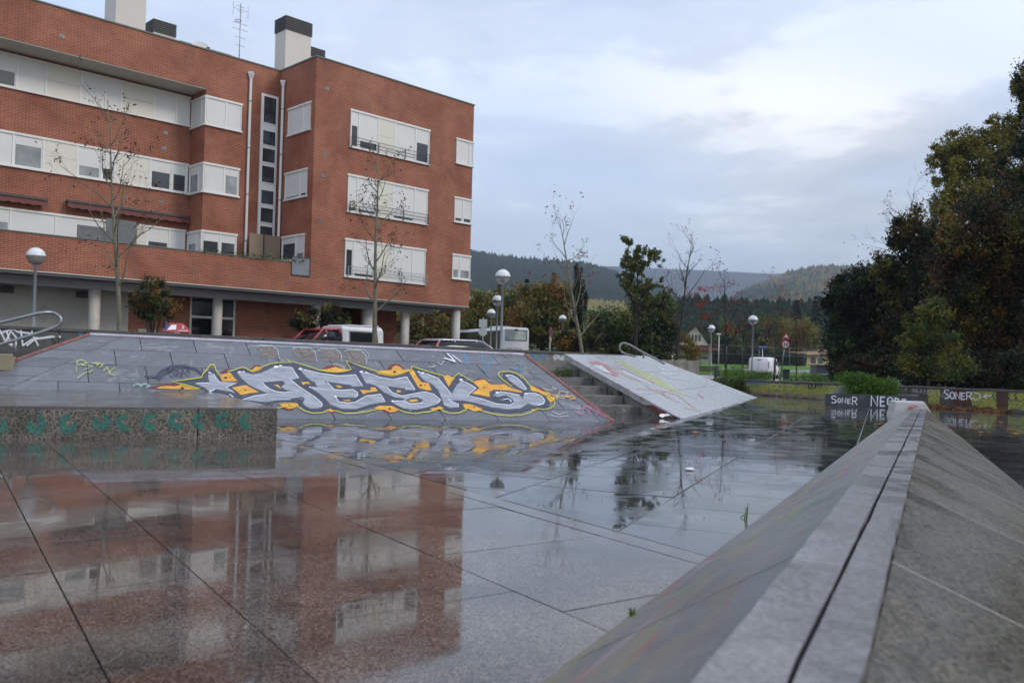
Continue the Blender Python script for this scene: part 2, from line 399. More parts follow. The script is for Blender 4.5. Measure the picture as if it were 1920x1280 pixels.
rust = plain('rusty_trim', (.20,.065,.050), .55, .45, 5, .2, dirt=(.34,.24,.20), bmp=.3)
lilac = plain('worn_lilac_trim', (.38,.34,.40), .5, .3, 4, .1, dirt=(.22,.15,.15), bmp=.2)
white_p = plain('white_paint', (.74,.74,.72), .5, .07, 2)
iron = plain('dark_iron', (.045,.05,.055), .5, .2, 6)

# ------------------------------------------------------------------ ground and roads
def grid_sheet(xs, ys, off, keep=None):
    mb = MB(); idx = {}
    for j, y in enumerate(ys):
        for i, x in enumerate(xs): idx[i, j] = len(mb.v); mb.v.append((x, y, terrain(x, y)+off))
    for j in range(len(ys)-1):
        for i in range(len(xs)-1):
            if keep is None or keep((xs[i]+xs[i+1])/2, (ys[j]+ys[j+1])/2):
                mb.f.append([idx[i, j], idx[i+1, j], idx[i+1, j+1], idx[i, j+1]]); mb.m.append(0); mb.sm.append(True)
    return mb
def lin(a, b, n): return [a+(b-a)*i/(n-1) for i in range(n)]
grass_m = plain('wet_grass', (.085,.17,.03), .9, .3, .6, fine=18, bmp=.3, spec=.05)
soil_m = plain('dark_ground', (.055,.06,.035), .85, .4, .4, fine=9, bmp=.3, spec=.1)
road_m = plain('wet_asphalt', (.06,.06,.063), .22, .3, .8, bmp=.2, spec=.7)
pave_m = plain('wet_pavement', (.30,.26,.25), .25, .2, 1.2, spec=.6)
def in_plaza(x, y):
    return y < 34 and x > -30 and x < 26 and (y < 14 or y < 31-abs(x-8)*.2)
g = grid_sheet(lin(-160, 220, 96), lin(36, 420, 97), 0.0); g.build('ground', soil_m, kind='structure')
g = grid_sheet([-9000, -2500, -600, -160], [-40, 36, 420, 1200, 9000], -.3); g.build('outer_ground_west', soil_m, kind='structure')
g = grid_sheet([220, 600, 2500, 9000], [-40, 36, 420, 1200, 9000], -.3); g.build('outer_ground_east', soil_m, kind='structure')
g = grid_sheet([-160, 0, 220], [420, 1200, 9000], -.3); g.build('outer_ground_north', soil_m, kind='structure')
mb = MB(); mb.poly([(-160,-40,-.13),(220,-40,-.13),(220,36,-.13),(-160,36,-.13)]); mb.build('ground_below_plaza', soil_m, kind='structure')
g = grid_sheet(lin(-40, 60, 51), lin(36.2, 76, 41), .02, lambda x, y: x < 3 or y > 58); g.build('road', road_m, kind='structure')
g = grid_sheet(lin(8, 40, 33), lin(58, 82, 25), .05, lambda x, y: x > 12 and x+.35*(y-60) < 24); g.build('pavement', pave_m, kind='structure')
g = grid_sheet(lin(14, 60, 47), lin(84, 150, 67), .03, lambda x, y: True); g.build('lawn', grass_m, kind='structure')
g = grid_sheet(lin(24, 60, 37), lin(92, 99, 12), .06); g.build('side_road', road_m, kind='structure')
# upper street level behind the skate park, up to and under the building
mb = MB(); mb.box(-45, 1.5, 21.3, 60, -.1, .30); o = mb.build('street_platform', road_m, kind='structure')

# ------------------------------------------------------------------ plaza floor
floor = MB().box(-14, 24, .2, 34, -.12, -.03).build('plaza_floor', joint_m, kind='structure')
n_v = Vector((.828, .56)); s_v = Vector((.56, -.828))
def to_xy(n, s): return (n_v.x*n+s_v.x*s, n_v.y*n+s_v.y*s)
cells = []
cols = [-3.88, -2.79, -1.70, -.62, .467, 1.0, 2.10, 3.19]
offs = [0, .4, .15, .52, -.14, -.34, .0, .12]
for i in range(len(cols)-1):
    for k in range(-11, 3):
        s0 = -2.7+offs[i]+1.065*k
        poly = [to_xy(n, s) for n, s in ((cols[i], s0), (cols[i], s0+1.065), (cols[i+1], s0+1.065), (cols[i+1], s0))]
        cx_ = sum(p[0] for p in poly)/4; cy_ = sum(p[1] for p in poly)/4
        if cy_ < .6 or cx_ < -9.5 or cx_ > 3.4 or cy_ > 13: continue
        if cx_ < -.62*cy_-1.2: continue
        cells.append((poly, 0))
for k in range(-14, 3):                                   # pale band between the two laying patterns
    s0 = -2.9+1.3*k; poly = [to_xy(n, s) for n, s in ((3.19, s0), (3.19, s0+1.3), (3.36, s0+1.3), (3.36, s0))]
    if poly[0][1] > 1.5 and poly[0][1] < 13: cells.append((poly, 2))
a2 = Vector((.399, .917)); p2 = Vector((.917, -.399))
for i in range(-26, 30):
    for k in range(-3, 42):
        q0 = -2.53+1.12*i; r0 = .93+.77*k+(.385 if i % 2 else 0)
        poly = [(p2.x*q+a2.x*r, p2.y*q+a2.y*r) for q, r in ((q0, r0), (q0+1.12, r0), (q0+1.12, r0+.77), (q0, r0+.77))]
        cx_ = sum(p[0] for p in poly)/4; cy_ = sum(p[1] for p in poly)/4
        if cy_ < 2 or cy_ > 32 or cx_ < -.64*cy_-1.5 or cx_ > .62*cy_+1.5: continue
        poly = clip(poly, -n_v.x, -n_v.y, -3.36)
        if area(poly) < .04: continue
        # behind the main ramp nothing of the floor shows
        if cx_ < 1.7 and cy_ > 14.6+.24*cx_: continue
        cells.append((poly, 1))
cells.sort(key=lambda c: min(math.hypot(*p) for p in c[0]))
fpoly = clip([(-13.9, .3), (23.9, .3), (23.9, 33.9), (-13.9, 33.9)], -n_v.x, -n_v.y, -3.37)
MB().prism([(x, y, -.029) for x, y in fpoly], (0, 0, .0245)).build('joint_filler', plain('pale_sky_joint', (.16,.155,.145), .4, .5, 1.2), floor)  # pale colour stands for sky reflecting along the slab joints
rest = MB(); nslab = 0
for poly, kind in cells:
    p = shrink(poly, .0022 if kind != 1 else .0045)
    if len(p) < 3: continue
    tx, ty = random.gauss(0, .0014), random.gauss(0, .0014); dz = random.gauss(0, .0007)
    cx_ = sum(q[0] for q in p)/len(p); cy_ = sum(q[1] for q in p)/len(p)
    far = math.hypot(cx_, cy_)
    if far > 9: tx *= .9; ty *= .9
    pts = [(x, y, -.03+tx*(x-cx_)+ty*(y-cy_)+dz) for x, y in p]
    if nslab < 290 and far < 15:
        mb = MB(); mb.slab(pts, (0, 0, .03), .004 if kind == 1 else .0018)
        mb.build('paving_slab', [floor_near, floor_far, floor_near][kind], floor); nslab += 1
    else: rest.slab(pts, (0, 0, .03), .002)
rest.build('paving_slab_field', floor_far, floor, kind='stuff')

# ------------------------------------------------------------------ main ramp
B1 = G(520, 785); B2 = G(1165, 790)
e_a = (B2-B1).normalized(); up_dir = ray(70, -260).normalized()
n_r = e_a.cross(up_dir).normalized()
if n_r.z < 0: n_r = -n_r
e_b = n_r.cross(e_a).normalized()
if e_b.z < 0: e_b = -e_b
def rampP(px, py, off=0.0):
    r = ray(px, py); o = Vector((0, 0, EYE)); t = ((B1+n_r*off)-o).dot(n_r)/r.dot(n_r); return o+r*t
def rab(px, py): p = rampP(px, py)-B1; return (p.dot(e_a), p.dot(e_b))
def rpt(a, b, off=0.0): return B1+e_a*a+e_b*b+n_r*off
T1 = rab(168, 626); T2 = rab(984, 664); b2 = rab(1150, 789); bl = rab(-260, 770); 
bl = (bl[0], 0.0); b2 = (b2[0], 0.0)
main = thing('skate_ramp', 'broad grey tiled skate ramp covered by a large silver and yellow graffiti piece', 'skate ramp', tuple(B1))
rb = MB()
lowz = -.05
top_l, top_r = rpt(*T1), rpt(*T2); bot_l, bot_r = rpt(*bl), rpt(*b2)
back = Vector((-.44, .9, 0))*1.3
f_ = [p-n_r*.03 for p in (bot_l, bot_r, top_r, top_l)]
base = [Vector((p.x, p.y, lowz)) for p in (bot_l, bot_r, top_r+back, top_l+back)]
tb = [top_r+back-Vector((0,0,.03)), top_l+back-Vector((0,0,.03))]
rb.add(f_+tb+base, [(0,1,2,3), (3,2,4,5), (0,6,7,1), (1,7,8,4,2), (0,3,5,9,6), (5,4,8,9)])
rb.build('ramp_core', ramp_core, main, world=True)
# tiles: inner field in courses, a side strip along each sloping edge
s1 = rab(191, 649); s2 = rab(100, 690); r1 = rab(972, 684.5); r2_ = rab(1137, 789)
def line_abc(p, q, inside):
    a, b = q[1]-p[1], p[0]-q[0]; c = a*p[0]+b*p[1]
    if a*inside[0]+b*inside[1] > c: a, b, c = -a, -b, -c
    return a, b, c
mid = ((T1[0]+T2[0])/2, T1[1]*.4)
LI, RI = line_abc(s1, s2, mid), line_abc(r1, r2_, mid)
LO, RO = line_abc(T1, bl, mid), line_abc(T2, b2, mid); TP = line_abc(T1, T2, mid)
colv = []
va = rpt(*rab(917, 682.5)); vb = rpt(*rab(1010, 786.5)); ca = rab(917, 682.5); cb = rab(1010, 786.5)
sl = (cb[0]-ca[0])/(cb[1]-ca[1])                           # lean of the cross joints
rowb = [0, .40, .80, 1.20, 1.60, 2.0, 2.4, 2.8]
def row_h(v, a):                                          # courses run between the base line and the top edge
    f = (a-T1[0])/(T2[0]-T1[0]); return (T1[1]*(1-f)+T2[1]*f)*v
vs_ = [0, .155, .385, .60, .80, 1.0]
tiles = []
for ri in range(5):
    for k in range(-16, 14):
        w = .86; x0 = k*w+(w/2 if ri % 2 else 0)
        quad = []
        for (xx, v) in ((x0, vs_[ri]), (x0+w, vs_[ri]), (x0+w, vs_[ri+1]), (x0, vs_[ri+1])):
            b = row_h(v, xx); quad.append((xx+sl*b+0.0, row_h(v, xx+sl*b)))
        for L in (LO, RO, TP): quad = clip(quad, *L) if len(quad) > 2 else quad
        inner = quad
        for L in (LI, RI): inner = clip(inner, *L) if len(inner) > 2 else inner
        if area(inner) > .01: tiles.append(inner)
def strip(p0, p1, q0, q1, n):
    for k in range(n):
        f0, f1 = k/n, (k+1)/n
        L = lambda a, b, f: (a[0]+(b[0]-a[0])*f, a[1]+(b[1]-a[1])*f)
        tiles.append([L(p0, p1, f0), L(p0, p1, f1), L(q0, q1, f1), L(q0, q1, f0)])
def meet(L1, L2):
    a, b, c = L1; d, e, f = L2; k = a*e-b*d; return ((c*e-b*f)/k, (a*f-c*d)/k)
BT = line_abc((0, 0), (1, 0), mid)
strip(T1, meet(LO, BT), meet(LI, TP), meet(LI, BT), 9); strip(T2, meet(RO, BT), meet(RI, TP), meet(RI, BT), 3)
for p in tiles:
    q = shrink(p, .004)
    if len(q) < 3 or area(q) < .008: continue
    h = random.gauss(0, .0012)
    MB().slab([rpt(a, b, -.03+h) for a, b in q], n_r*.03, .003).build('ramp_tile', ramp_stone, main, world=True)
def trim(p, q, w, m, name, lift=.012, inward=None):
    a, b = rpt(*p), rpt(*q); d = (b-a).normalized(); s = n_r.cross(d).normalized()
    if inward and s.dot(rpt(*mid)-a) < 0: s = -s
    MB().obox(a-n_r*.05-s*.03, b-a, s*(w+.03), n_r*(.05+lift)).build(name, m, main, world=True, bev=.006)
trim(T1, T2, .055, lilac, 'coping_trim', .014, True); trim(T2, b2, .045, rust, 'edge_trim', .014, True); trim(T1, meet(LO, BT), .05, rust, 'edge_trim', .014, True)

# graffiti piece, layer over layer
pk = dict(
 maroon=paint('paint_maroon', (.16,.018,.020), .5, .12), orange=paint('paint_orange', (.72,.30,.015), .45, .06, (.80,.42,.03)),
 dark=paint('paint_slate', (.030,.034,.055), .4, .05, (.055,.06,.085)), silver=paint('paint_silver', (.24,.245,.275), .33, .05, (.40,.41,.45), (1, 4, 4), 3),
 white=paint('paint_white', (.72,.73,.76), .5, .05), yellow=paint('paint_yellow', (.60,.56,.02), .5, .1),
 black=paint('paint_black', (.014,.014,.017), .45, .1), ghost=paint('paint_faded_orange', (.36,.25,.16), .6, .60), mint=paint('paint_mint', (.35,.50,.42), .6, .40),
 blue=paint('paint_blue', (.10,.26,.42), .6, .36), pink=paint('paint_pink', (.55,.20,.34), .6, .40), navy=paint('paint_navy', (.035,.045,.085), .5, .25),
 chalk=paint('paint_chalk', (.58,.61,.63), .6, .34), cream=paint('paint_cream', (.62,.52,.33), .6, .42), peach=paint('paint_peach', (.60,.33,.24), .6, .42), red=paint('paint_red', (.55,.07,.06), .5, .35),
 lime=paint('paint_lime', (.52,.56,.16), .6, .32), teal=paint('paint_teal', (.05,.175,.135), .65, .34), yel2=paint('paint_old_yellow', (.60,.57,.07), .55, .36, (.22,.24,.09), (1,1,1), 4.5),
 brn=paint('paint_brown', (.10,.035,.02), .6, .30), f_red=paint('faded_red', (.48,.20,.20), .45, .45), f_lime=paint('faded_lime', (.48,.52,.22), .45, .40), f_peach=paint('faded_peach', (.50,.33,.27), .45, .44), skyb=paint('paint_light_blue', (.05,.25,.50), .5, .28))
PN = list(pk); PM = [pk[k] for k in PN]
T = {'A': lambda x, y: (240+x/6, 640+y/6), 'B': lambda x, y: (520+x/6, 640+y/6), 'Cc': lambda x, y: (800+x/5.053, 640+y/5.053), 'Z': lambda x, y: (x/3.43, 580+y/3.43), 'P': lambda x, y: (x, y)}
gf = MB(); goff = [.0035]
def mpx(x, y, off): return rampP(x, y, off)
def fill(col, *runs):
    pts = []
    for fr, L in runs: pts += [T[fr](*p) for p in L]
    goff[0] += .00012; gf.poly([rampP(x, y, goff[0]) for x, y in pts], PN.index(col))
def line(col, w, *runs):
    pts = []
    for fr, L in runs: pts += [T[fr](*p) for p in L]
    # round the corners a little
    goff[0] += .00012; gf.ribbon(pts, w, mpx, PN.index(col), goff[0])
for L in ([(230,520),(350,490),(430,470),(540,468),(640,500),(400,532)], [(1030,355),(1070,325),(1110,312),(1160,330),(1150,350)], [(1380,305),(1430,262),(1490,268),(1500,300),(1400,330)]): fill('maroon', ('A', L))
for L in ([(500,305),(560,275),(620,262),(690,275),(750,312),(620,330)], [(1230,320),(1260,270),(1320,248),(1380,262),(1430,305),(1300,330)], [(30,735),(200,735),(170,770),(110,775)], [(560,780),(620,805),(665,780)], [(1140,755),(1240,805),(1330,800),(1375,765)], [(1730,758),(1830,772),(1870,755)]): fill('maroon', ('B', L))
for L in ([(435,385),(480,350),(545,350),(600,385),(640,402),(740,400),(700,425),(500,400)], [(375,630),(470,668),(530,655),(540,630)], [(985,412),(1080,440),(1130,465),(1060,470)], [(1000,640),(1060,650),(1080,630)]): fill('maroon', ('Cc', L))
fill('orange', ('A', [(315,528),(360,508),(430,498),(520,505),(600,484),(720,506),(808,530),(790,542)]))
fill('orange', ('A', [(1018,385),(1150,343),(1190,398),(1240,445),(1060,447)])); fill('orange', ('A', [(1350,320),(1395,322),(1440,280),(1510,292),(1500,318),(1420,345),(1370,340)]))
for L in ([(470,318),(560,312),(655,283),(700,300),(830,318),(800,345),(700,358),(560,347)], [(1115,355),(1160,325),(1280,322),(1300,285),(1335,270),(1380,285),(1420,320),(1500,308),(1440,365),(1290,392),(1200,385)],
          [(1470,328),(1530,320),(1560,372),(1620,455),(1700,465),(1742,545),(1690,550),(1590,520)], [(20,705),(80,690),(210,688),(243,720),(190,745),(130,757),(60,735)], [(532,770),(575,768),(590,742),(610,765),(662,775),(610,792)],
          [(1085,745),(1150,720),(1290,724),(1372,762),(1330,790),(1265,797),(1210,765),(1150,768)], [(1715,752),(1780,745),(1830,724),(1868,755),(1760,768)]): fill('orange', ('B', L))
for L in ([(150,332),(200,318),(268,345),(238,385),(210,428)], [(436,380),(490,366),(545,360),(590,395),(625,408),(740,405),(800,440),(905,470),(900,484),(760,466),(640,455),(592,480),(600,525),(428,492),(500,440)],
          [(978,412),(1040,440),(1100,470),(1165,485),(1180,520),(1235,520),(1205,560),(1172,580),(1130,520),(1060,480),(985,465)], [(28,635),(120,605),(165,630),(60,652)], [(340,592),(420,588),(470,608),(540,632),(500,655),(450,662),(390,635),(365,640)], [(985,640),(1045,618),(1075,640),(1010,662)]): fill('orange', ('Cc', L))
fill('dark', ('A', [(490,452),(640,425),(830,412),(880,350),(940,300),(985,330),(1030,385),(1060,450),(1240,450),(1190,398),(1150,345),(1290,298),(1330,312),(1400,345),(1470,325),(1530,295),(1600,262),(1700,240),(1835,242)]),
     ('B', [(155,232),(300,285),(480,335),(640,358),(825,328),(800,232),(960,292),(1110,355),(1290,395),(1440,355),(1480,335),(1560,470),(1600,545),(1740,550),(1700,465),(1620,455),(1540,320),(1530,288),(1700,345),(1870,400)]),
     ('Cc', [(210,430),(245,370),(300,318),(375,350),(445,395),(500,440),(425,495),(600,530),(595,480),(640,455),(760,462),(900,484),(985,465),(1060,478),(1120,515),(1165,570),(1160,615),(1080,642),(980,640),(900,665),(750,675),(620,655),(500,628),(420,592),(335,590),(350,635),(300,655),(220,655),(150,625),(125,612),(0,645)]),
     ('B', [(1690,765),(1600,782),(1500,780),(1380,757),(1270,710),(1180,712),(1050,735),(900,778),(750,788),(620,760),(560,745),(510,778),(400,786),(310,755),(255,700),(230,668)]),
     ('A', [(1920,690),(1800,670),(1700,675),(1560,712),(1230,630),(1150,600),(1040,570),(870,552),(780,512),(600,475)]))
fill('dark', ('Cc', [(722,302),(770,290),(840,305),(920,372),(985,452),(960,484),(900,468),(800,412),(722,345)]))
fill('silver', ('A', [(905,352),(935,350),(965,368),(1030,460),(1225,465),(1100,515),(1190,572),(1080,550),(985,533),(918,570),(872,520),(765,476),(925,462),(905,420)]))
fill('silver', ('A', [(1222,350),(1300,345),(1400,368),(1500,352),(1620,296),(1700,278),(1840,290)]), ('B', [(165,292),(240,412),(150,430),(250,512),(420,622),(500,690),(505,725),(470,748),(380,752),(310,720),(285,690),(310,645),(280,620),(140,642)]),
     ('A', [(1840,655),(1680,660),(1540,680),(1430,672),(1295,652),(1400,618),(1575,585),(1450,530),(1360,485),(1290,425)]))
fill('silver', ('B', [(240,305),(335,318),(500,362),(690,388),(880,376),(960,502),(845,506),(800,486),(535,445),(640,540),(740,550),(850,538),(905,575),(905,610),(870,628),(770,630),(655,620),(690,680),(790,690),(870,688),(1000,612),(1160,592),(1218,680),(1050,705),(880,760),(720,755),(600,708),(535,640),(470,580),(370,520),(440,490),(330,400)]))
fill('silver', ('B', [(922,338),(1010,350),(1150,403),(1300,428),(1460,396),(1550,545),(1430,542),(1400,525),(1222,497),(1285,575),(1400,614),(1560,584),(1660,567),(1760,592),(1835,655),(1805,700),(1700,735),(1560,765),(1420,752),(1340,712),(1272,668),(1400,668),(1440,640),(1320,625),(1230,585),(1165,495),(1000,470)]))
fill('silver', ('Cc', [(-84,286),(-10,300),(110,350),(235,502),(280,418),(325,372),(400,400),(468,440),(385,514),(520,545),(660,592),(790,602),(828,578),(815,545),(750,508),(665,525),(640,500),(690,475),(870,500),(960,590),(890,632),(760,642),(610,622),(480,585),(350,558),(240,556),(300,592),(298,622),(220,628),(165,602),(152,560),(110,460),(50,400),(-20,370),(-60,330)]))
fill('silver', ('Cc', [(1018+104*cos(a*pi/9), 545+60*sin(a*pi/9)+(18*cos(a*pi/9))) for a in range(18)]))
fill('silver', ('Cc', [(742,322),(800,318),(850,345),(905,395),(950,450),(930,463),(865,432),(790,375)]))
for L in ([(1508,457),(1560,455),(1740,440),(1768,470),(1722,512),(1780,545),(1842,552),(1800,568),(1700,566),(1600,530)],): fill('dark', ('A', L))
for L in ([(200,422),(260,428),(340,432),(420,455),(452,515),(300,490),(240,480)], [(530,445),(840,492),(815,508),(720,530),(630,530)], [(680,625),(800,628),(955,630),(900,655),(800,672),(720,660)], [(930,512),(1050,508),(1150,490),(1180,560),(1060,590),(1000,612),(940,600)],
          [(1220,497),(1440,527),(1440,545),(1552,550),(1500,580),(1380,595),(1295,560)], [(1445,655),(1500,632),(1570,625),(1640,655),(1610,690),(1500,692)]): fill('dark', ('B', L))
fill('silver', ('B', [(1000,460),(1165,490),(1230,590),(1200,570),(1120,500)]))
fill('orange', ('A', [(1638,485),(1690,485),(1728,537)])); fill('orange', ('A', [(1168,517),(1240,505),(1325,490),(1478,570),(1370,580),(1275,602)]))
for L in ([(263,455),(350,453),(370,480),(345,478),(330,470),(290,488)], [(653,490),(720,500),(727,520),(680,518)], [(930,543),(1052,548),(1048,515),(1102,515),(1130,557),(1010,575),(970,592)], [(1335,550),(1385,548),(1390,568),(1350,572)], [(738,655),(820,656),(828,668),(750,668)], [(1478,655),(1570,650),(1585,668),(1500,682)]): fill('orange', ('B', L))
for fr, x, y, r in (('A',1100,405,18),('A',1148,405,9),('A',1320,545,13),('A',1275,540,8),('A',610,522,22),('B',1320,340,18),('B',1615,490,16),('B',1660,490,9),('B',1265,755,16),('Cc',545,435,8),('B',130,712,12),('B',655,345,10),('Cc',450,620,9),('Cc',90,620,7)):
    fill('brn', (fr, [(x+r*cos(k*pi/4), y+r*.7*sin(k*pi/4)) for k in range(8)]))
for L in ([(760,472),(925,464)], [(960,365),(1030,460),(1225,465),(1105,515),(1195,575)], [(915,570),(980,535)], [(1140,590),(1190,625)], [(1290,655),(1420,612),(1570,590)], [(1510,458),(1560,515),(1650,560),(1750,574),(1835,565)]): line('white', 1.5, ('A', L))
line('white', 1.5, ('A', [(1640,298),(1700,282),(1840,292)]), ('B', [(165,295),(240,412)]))
for L in ([(150,430),(250,512),(420,622),(500,690),(508,715),(480,740)], [(320,322),(500,362),(690,387),(880,376),(960,500)], [(560,458),(640,540),(740,548),(850,540),(900,572),(905,605),(870,626)], [(655,622),(690,678),(790,690),(870,686),(1000,612),(1160,592),(1210,672)],
          [(1010,352),(1150,402),(1300,428),(1455,398),(1550,542)], [(1230,508),(1290,572),(1400,613),(1560,582),(1660,566),(1760,592),(1835,656),(1808,690)], [(1340,668),(1400,668),(1440,690),(1500,703),(1640,690)]): line('white', 1.5, ('B', L))
for L in ([(0,305),(110,350),(235,500)], [(330,372),(400,400),(466,440),(388,513),(520,543),(660,590),(790,602),(825,580)], [(205,545),(240,580),(300,592),(298,622)], [(720,480),(790,488),(880,512)], [(722,548),(770,542),(800,558),(795,575)], [(940,492),(1020,490),(1085,515),(1118,555),(1105,590),(1050,603)], [(770,318),(810,320),(860,350),(905,393),(948,452)]): line('white', 1.5, ('Cc', L))
for fr, x, y, r in (('A',918,350,16),('A',1255,345,22),('A',1300,342,16),('A',1665,285,28),('A',1715,272,18),('B',260,308,24),('B',312,322,16),('B',945,340,22),('B',1000,348,16),('B',1635,355,22),('B',1590,342,14),('B',368,512,14),('B',400,515,9),('B',655,620,18),('B',1300,670,20),('B',1335,672,12),('Cc',325,362,18),('Cc',670,484,20),('Cc',705,480,12),('Cc',940,496,18),('Cc',760,324,14),('Cc',205,548,10)):
    fill('white', (fr, [(x+r*cos(k*pi/4), y+r*.55*sin(k*pi/4)) for k in range(8)]))
line('yellow', 1.7, ('A', [(800,530),(640,485),(490,452),(640,430),(825,405),(850,350),(885,320),(925,262),(970,260),(990,320),(1030,382)]))
line('yellow', 1.4, ('A', [(1120,340),(1210,312),(1290,288),(1330,302),(1375,330),(1450,310),(1520,280),(1600,252),(1700,236),(1840,238)]), ('B', [(150,240),(110,207),(300,262),(480,322),(650,345),(760,335),(830,312),(770,213),(960,285),(1150,342),(1290,375),(1400,352),(1510,318),(1508,278),(1700,338),(1880,388)]))
line('yellow', 1.3, ('Cc', [(215,395),(250,345),(300,300),(370,340),(440,382)])); line('yellow', 1.4, ('Cc', [(810,425),(740,375),(690,332),(675,300),(710,284),(780,282),(850,300),(920,345),(985,425),(1000,465)]))
line('yellow', 1.4, ('Cc', [(1110,500),(1170,520),(1215,570),(1205,610),(1160,635),(1100,642),(1045,635),(980,672),(900,695),(790,702),(670,692),(560,668),(500,648)]))
line('yellow', 1.5, ('Cc', [(385,600),(375,645),(310,675),(230,680),(160,660),(125,632),(60,655),(0,668)]), ('B', [(1640,792),(1560,810),(1440,795),(1360,762)])); line('yellow', 1.5, ('B', [(1150,757),(1000,788),(880,806),(760,806),(650,775)]))
line('yellow', 1.5, ('B', [(560,782),(500,798),(400,803),(310,780),(230,730)])); line('yellow', 1.5, ('A', [(1680,748),(1800,722),(1860,715)]))
# older fainter marks round the piece
for L in ([(470,655),(560,658)],): pass
for X in ((482,648,520,672), (548,652,590,677), (596,654,638,678), (646,656,684,682)):
    x0, y0, x1, y1 = X
    fill('ghost', ('P', [(x0,y0+3),(x0+5,y0),(x1-8,y0+1),(x1,y0+8),(x1+3,y1),(x0+9,y1-2)]))
    line('chalk', .9, ('P', [(x0,y0+3),(x0+5,y0-1),(x1-8,y0),(x1+1,y0+8),(x1+4,y1)]))
line('mint', 1.1, ('P', [(462,655),(470,648),(560,650),(640,652),(682,655),(692,664),(686,682)]))
write(gf, 'FU', 872, 684, 22, -24, 2.6, mpx, PN.index('blue'), .004, .45, .15); line('blue', 2.2, ('P', [(905,690),(912,698)])); line('blue', 2, ('P', [(955,688),(975,694),(976,684)]))
line('white', 2.6, ('Cc', [(195,112),(235,150),(272,192)])); line('white', 2.6, ('Cc', [(165,155),(220,172),(272,192)])); line('white', 1.6, ('Cc', [(245,130),(330,193)]))
line('chalk', 1.2, ('Cc', [(20,235),(60,245),(80,225)])); line('chalk', 1.2, ('Cc', [(105,195),(140,220),(165,180)]))
for L in ([(1400,655),(1470,690),(1490,620),(1560,680)], [(1480,600),(1600,650),(1700,715)], [(1560,600),(1530,690)], [(1640,640),(1600,700)]): line('pink', 1.6, ('Cc', L))
for L in ([(1190,430),(1230,450),(1150,465),(1100,440)], [(1210,520),(1300,540),(1340,480),(1260,470),(1230,560)], [(1330,520),(1400,540),(1350,550)], [(1230,540),(1240,500)]): line('cream', 1.5, ('Cc', L))
for L in ([(1150,500),(1300,520),(1410,540)], [(1320,515),(1380,512),(1410,535)]): line('orange', 1.3, ('Cc', L))
for L in ([(1190,660),(1250,690),(1330,665)], [(1150,690),(1250,712),(1350,700)]): line('chalk', 1, ('Cc', L))
for L in ([(485,335),(530,322),(560,345),(500,355),(495,330),(490,400)], [(520,355),(600,362),(545,385)], [(590,345),(620,340),(625,362),(640,338)], [(640,370),(660,360),(640,345),(610,350),(670,350)], [(665,395),(690,370),(700,400),(740,372),(700,408),(740,425)], [(495,443),(540,410),(600,385),(575,405)]): line('lime', 1.5, ('Z', L))
for L in ([(930,430),(1010,432),(1030,400),(1020,450)], [(1000,430),(1040,390),(1100,362),(1180,358),(1260,378),(1300,412)], [(1020,445),(1060,405),(1120,372)]): line('navy', 3.0, ('Z', L))
write(gf, 'SOKER', 312, 699, 8, -9, 1.6, mpx, PN.index('navy'), .0045, .15); write(gf, 'UREN', 318, 707, 8, -6.5, 1.5, mpx, PN.index('navy'), .0046, .2)
for L in ([(855,490),(880,478),(915,482),(905,498)], [(890,490),(935,476),(965,490),(940,500)]): line('mint', 2.2, ('Z', L))
for k in range(70):
    x, y = random.uniform(200, 1000), random.uniform(655, 778); l = random.uniform(.8, 5)
    line(random.choice(['chalk', 'chalk', 'mint', 'cream']), random.uniform(.3, .7), ('P', [(x, y), (x+l, y+random.uniform(-1, 1.5)), (x+l*1.6, y+random.uniform(-1.5, 2))]))
gf.build('graffiti', PM, main, world=True, recalc=False)

# ------------------------------------------------------------------ terrace, long parapet wall, stairs
WA = D(-190, 600.5, 14.6); WB = D(1082, 660.5, 20.4)
wdir = (WB-WA); wz = wdir.z; wdir.z = 0; wlen = wdir.length; wdir.normalize(); wn_ = Vector((wdir.y, -wdir.x, 0))
terr_z = .80
mb = MB(); 
mb.prism([Vector((p.x, p.y, -.1)) for p in (WA+wn_*4, WA, WB, WB+wn_*1.2, D(1075, 690, 18.7))], (0, 0, terr_z+.1))
lw = thing('parapet_wall', 'long low concrete parapet wall with scrawled tags behind the ramps', 'wall', (WA.x, WA.y, .3))
nseg = 11
for k in range(nseg):
    a = WA+wdir*(wlen*k/nseg+.006); b = WA+wdir*(wlen*(k+1)/nseg-.006)
    za = WA.z+wz*k/nseg; zb = WA.z+wz*(k+1)/nseg
    th = -wn_*.30
    m = MB(); m.add([Vector((a.x,a.y,.3)), Vector((b.x,b.y,.3)), Vector((b.x,b.y,zb-.06)), Vector((a.x,a.y,za-.06)),
           Vector((a.x,a.y,.3))+th, Vector((b.x,b.y,.3))+th, Vector((b.x,b.y,zb-.06))+th, Vector((a.x,a.y,za-.06))+th],
          [(0,1,2,3),(5,4,7,6),(4,0,3,7),(1,5,6,2),(3,2,6,7),(4,5,1,0)])
    m.build('wall_panel', conc if k > 5 else conc_dark, lw, world=True, bev=.008)
    a2_ = a+wn_*.03; b2_ = b+wn_*.03; th2 = -wn_*.36
    m = MB(); m.add([Vector((a2_.x,a2_.y,za-.058)), Vector((b2_.x,b2_.y,zb-.058)), Vector((b2_.x,b2_.y,zb)), Vector((a2_.x,a2_.y,za)),
           Vector((a2_.x,a2_.y,za-.058))+th2, Vector((b2_.x,b2_.y,zb-.058))+th2, Vector((b2_.x,b2_.y,zb))+th2, Vector((a2_.x,a2_.y,za))+th2],
          [(0,1,2,3),(5,4,7,6),(4,0,3,7),(1,5,6,2),(3,2,6,7),(4,5,1,0)])
    m.build('coping_slab', conc_dark, lw, world=True, bev=.006)
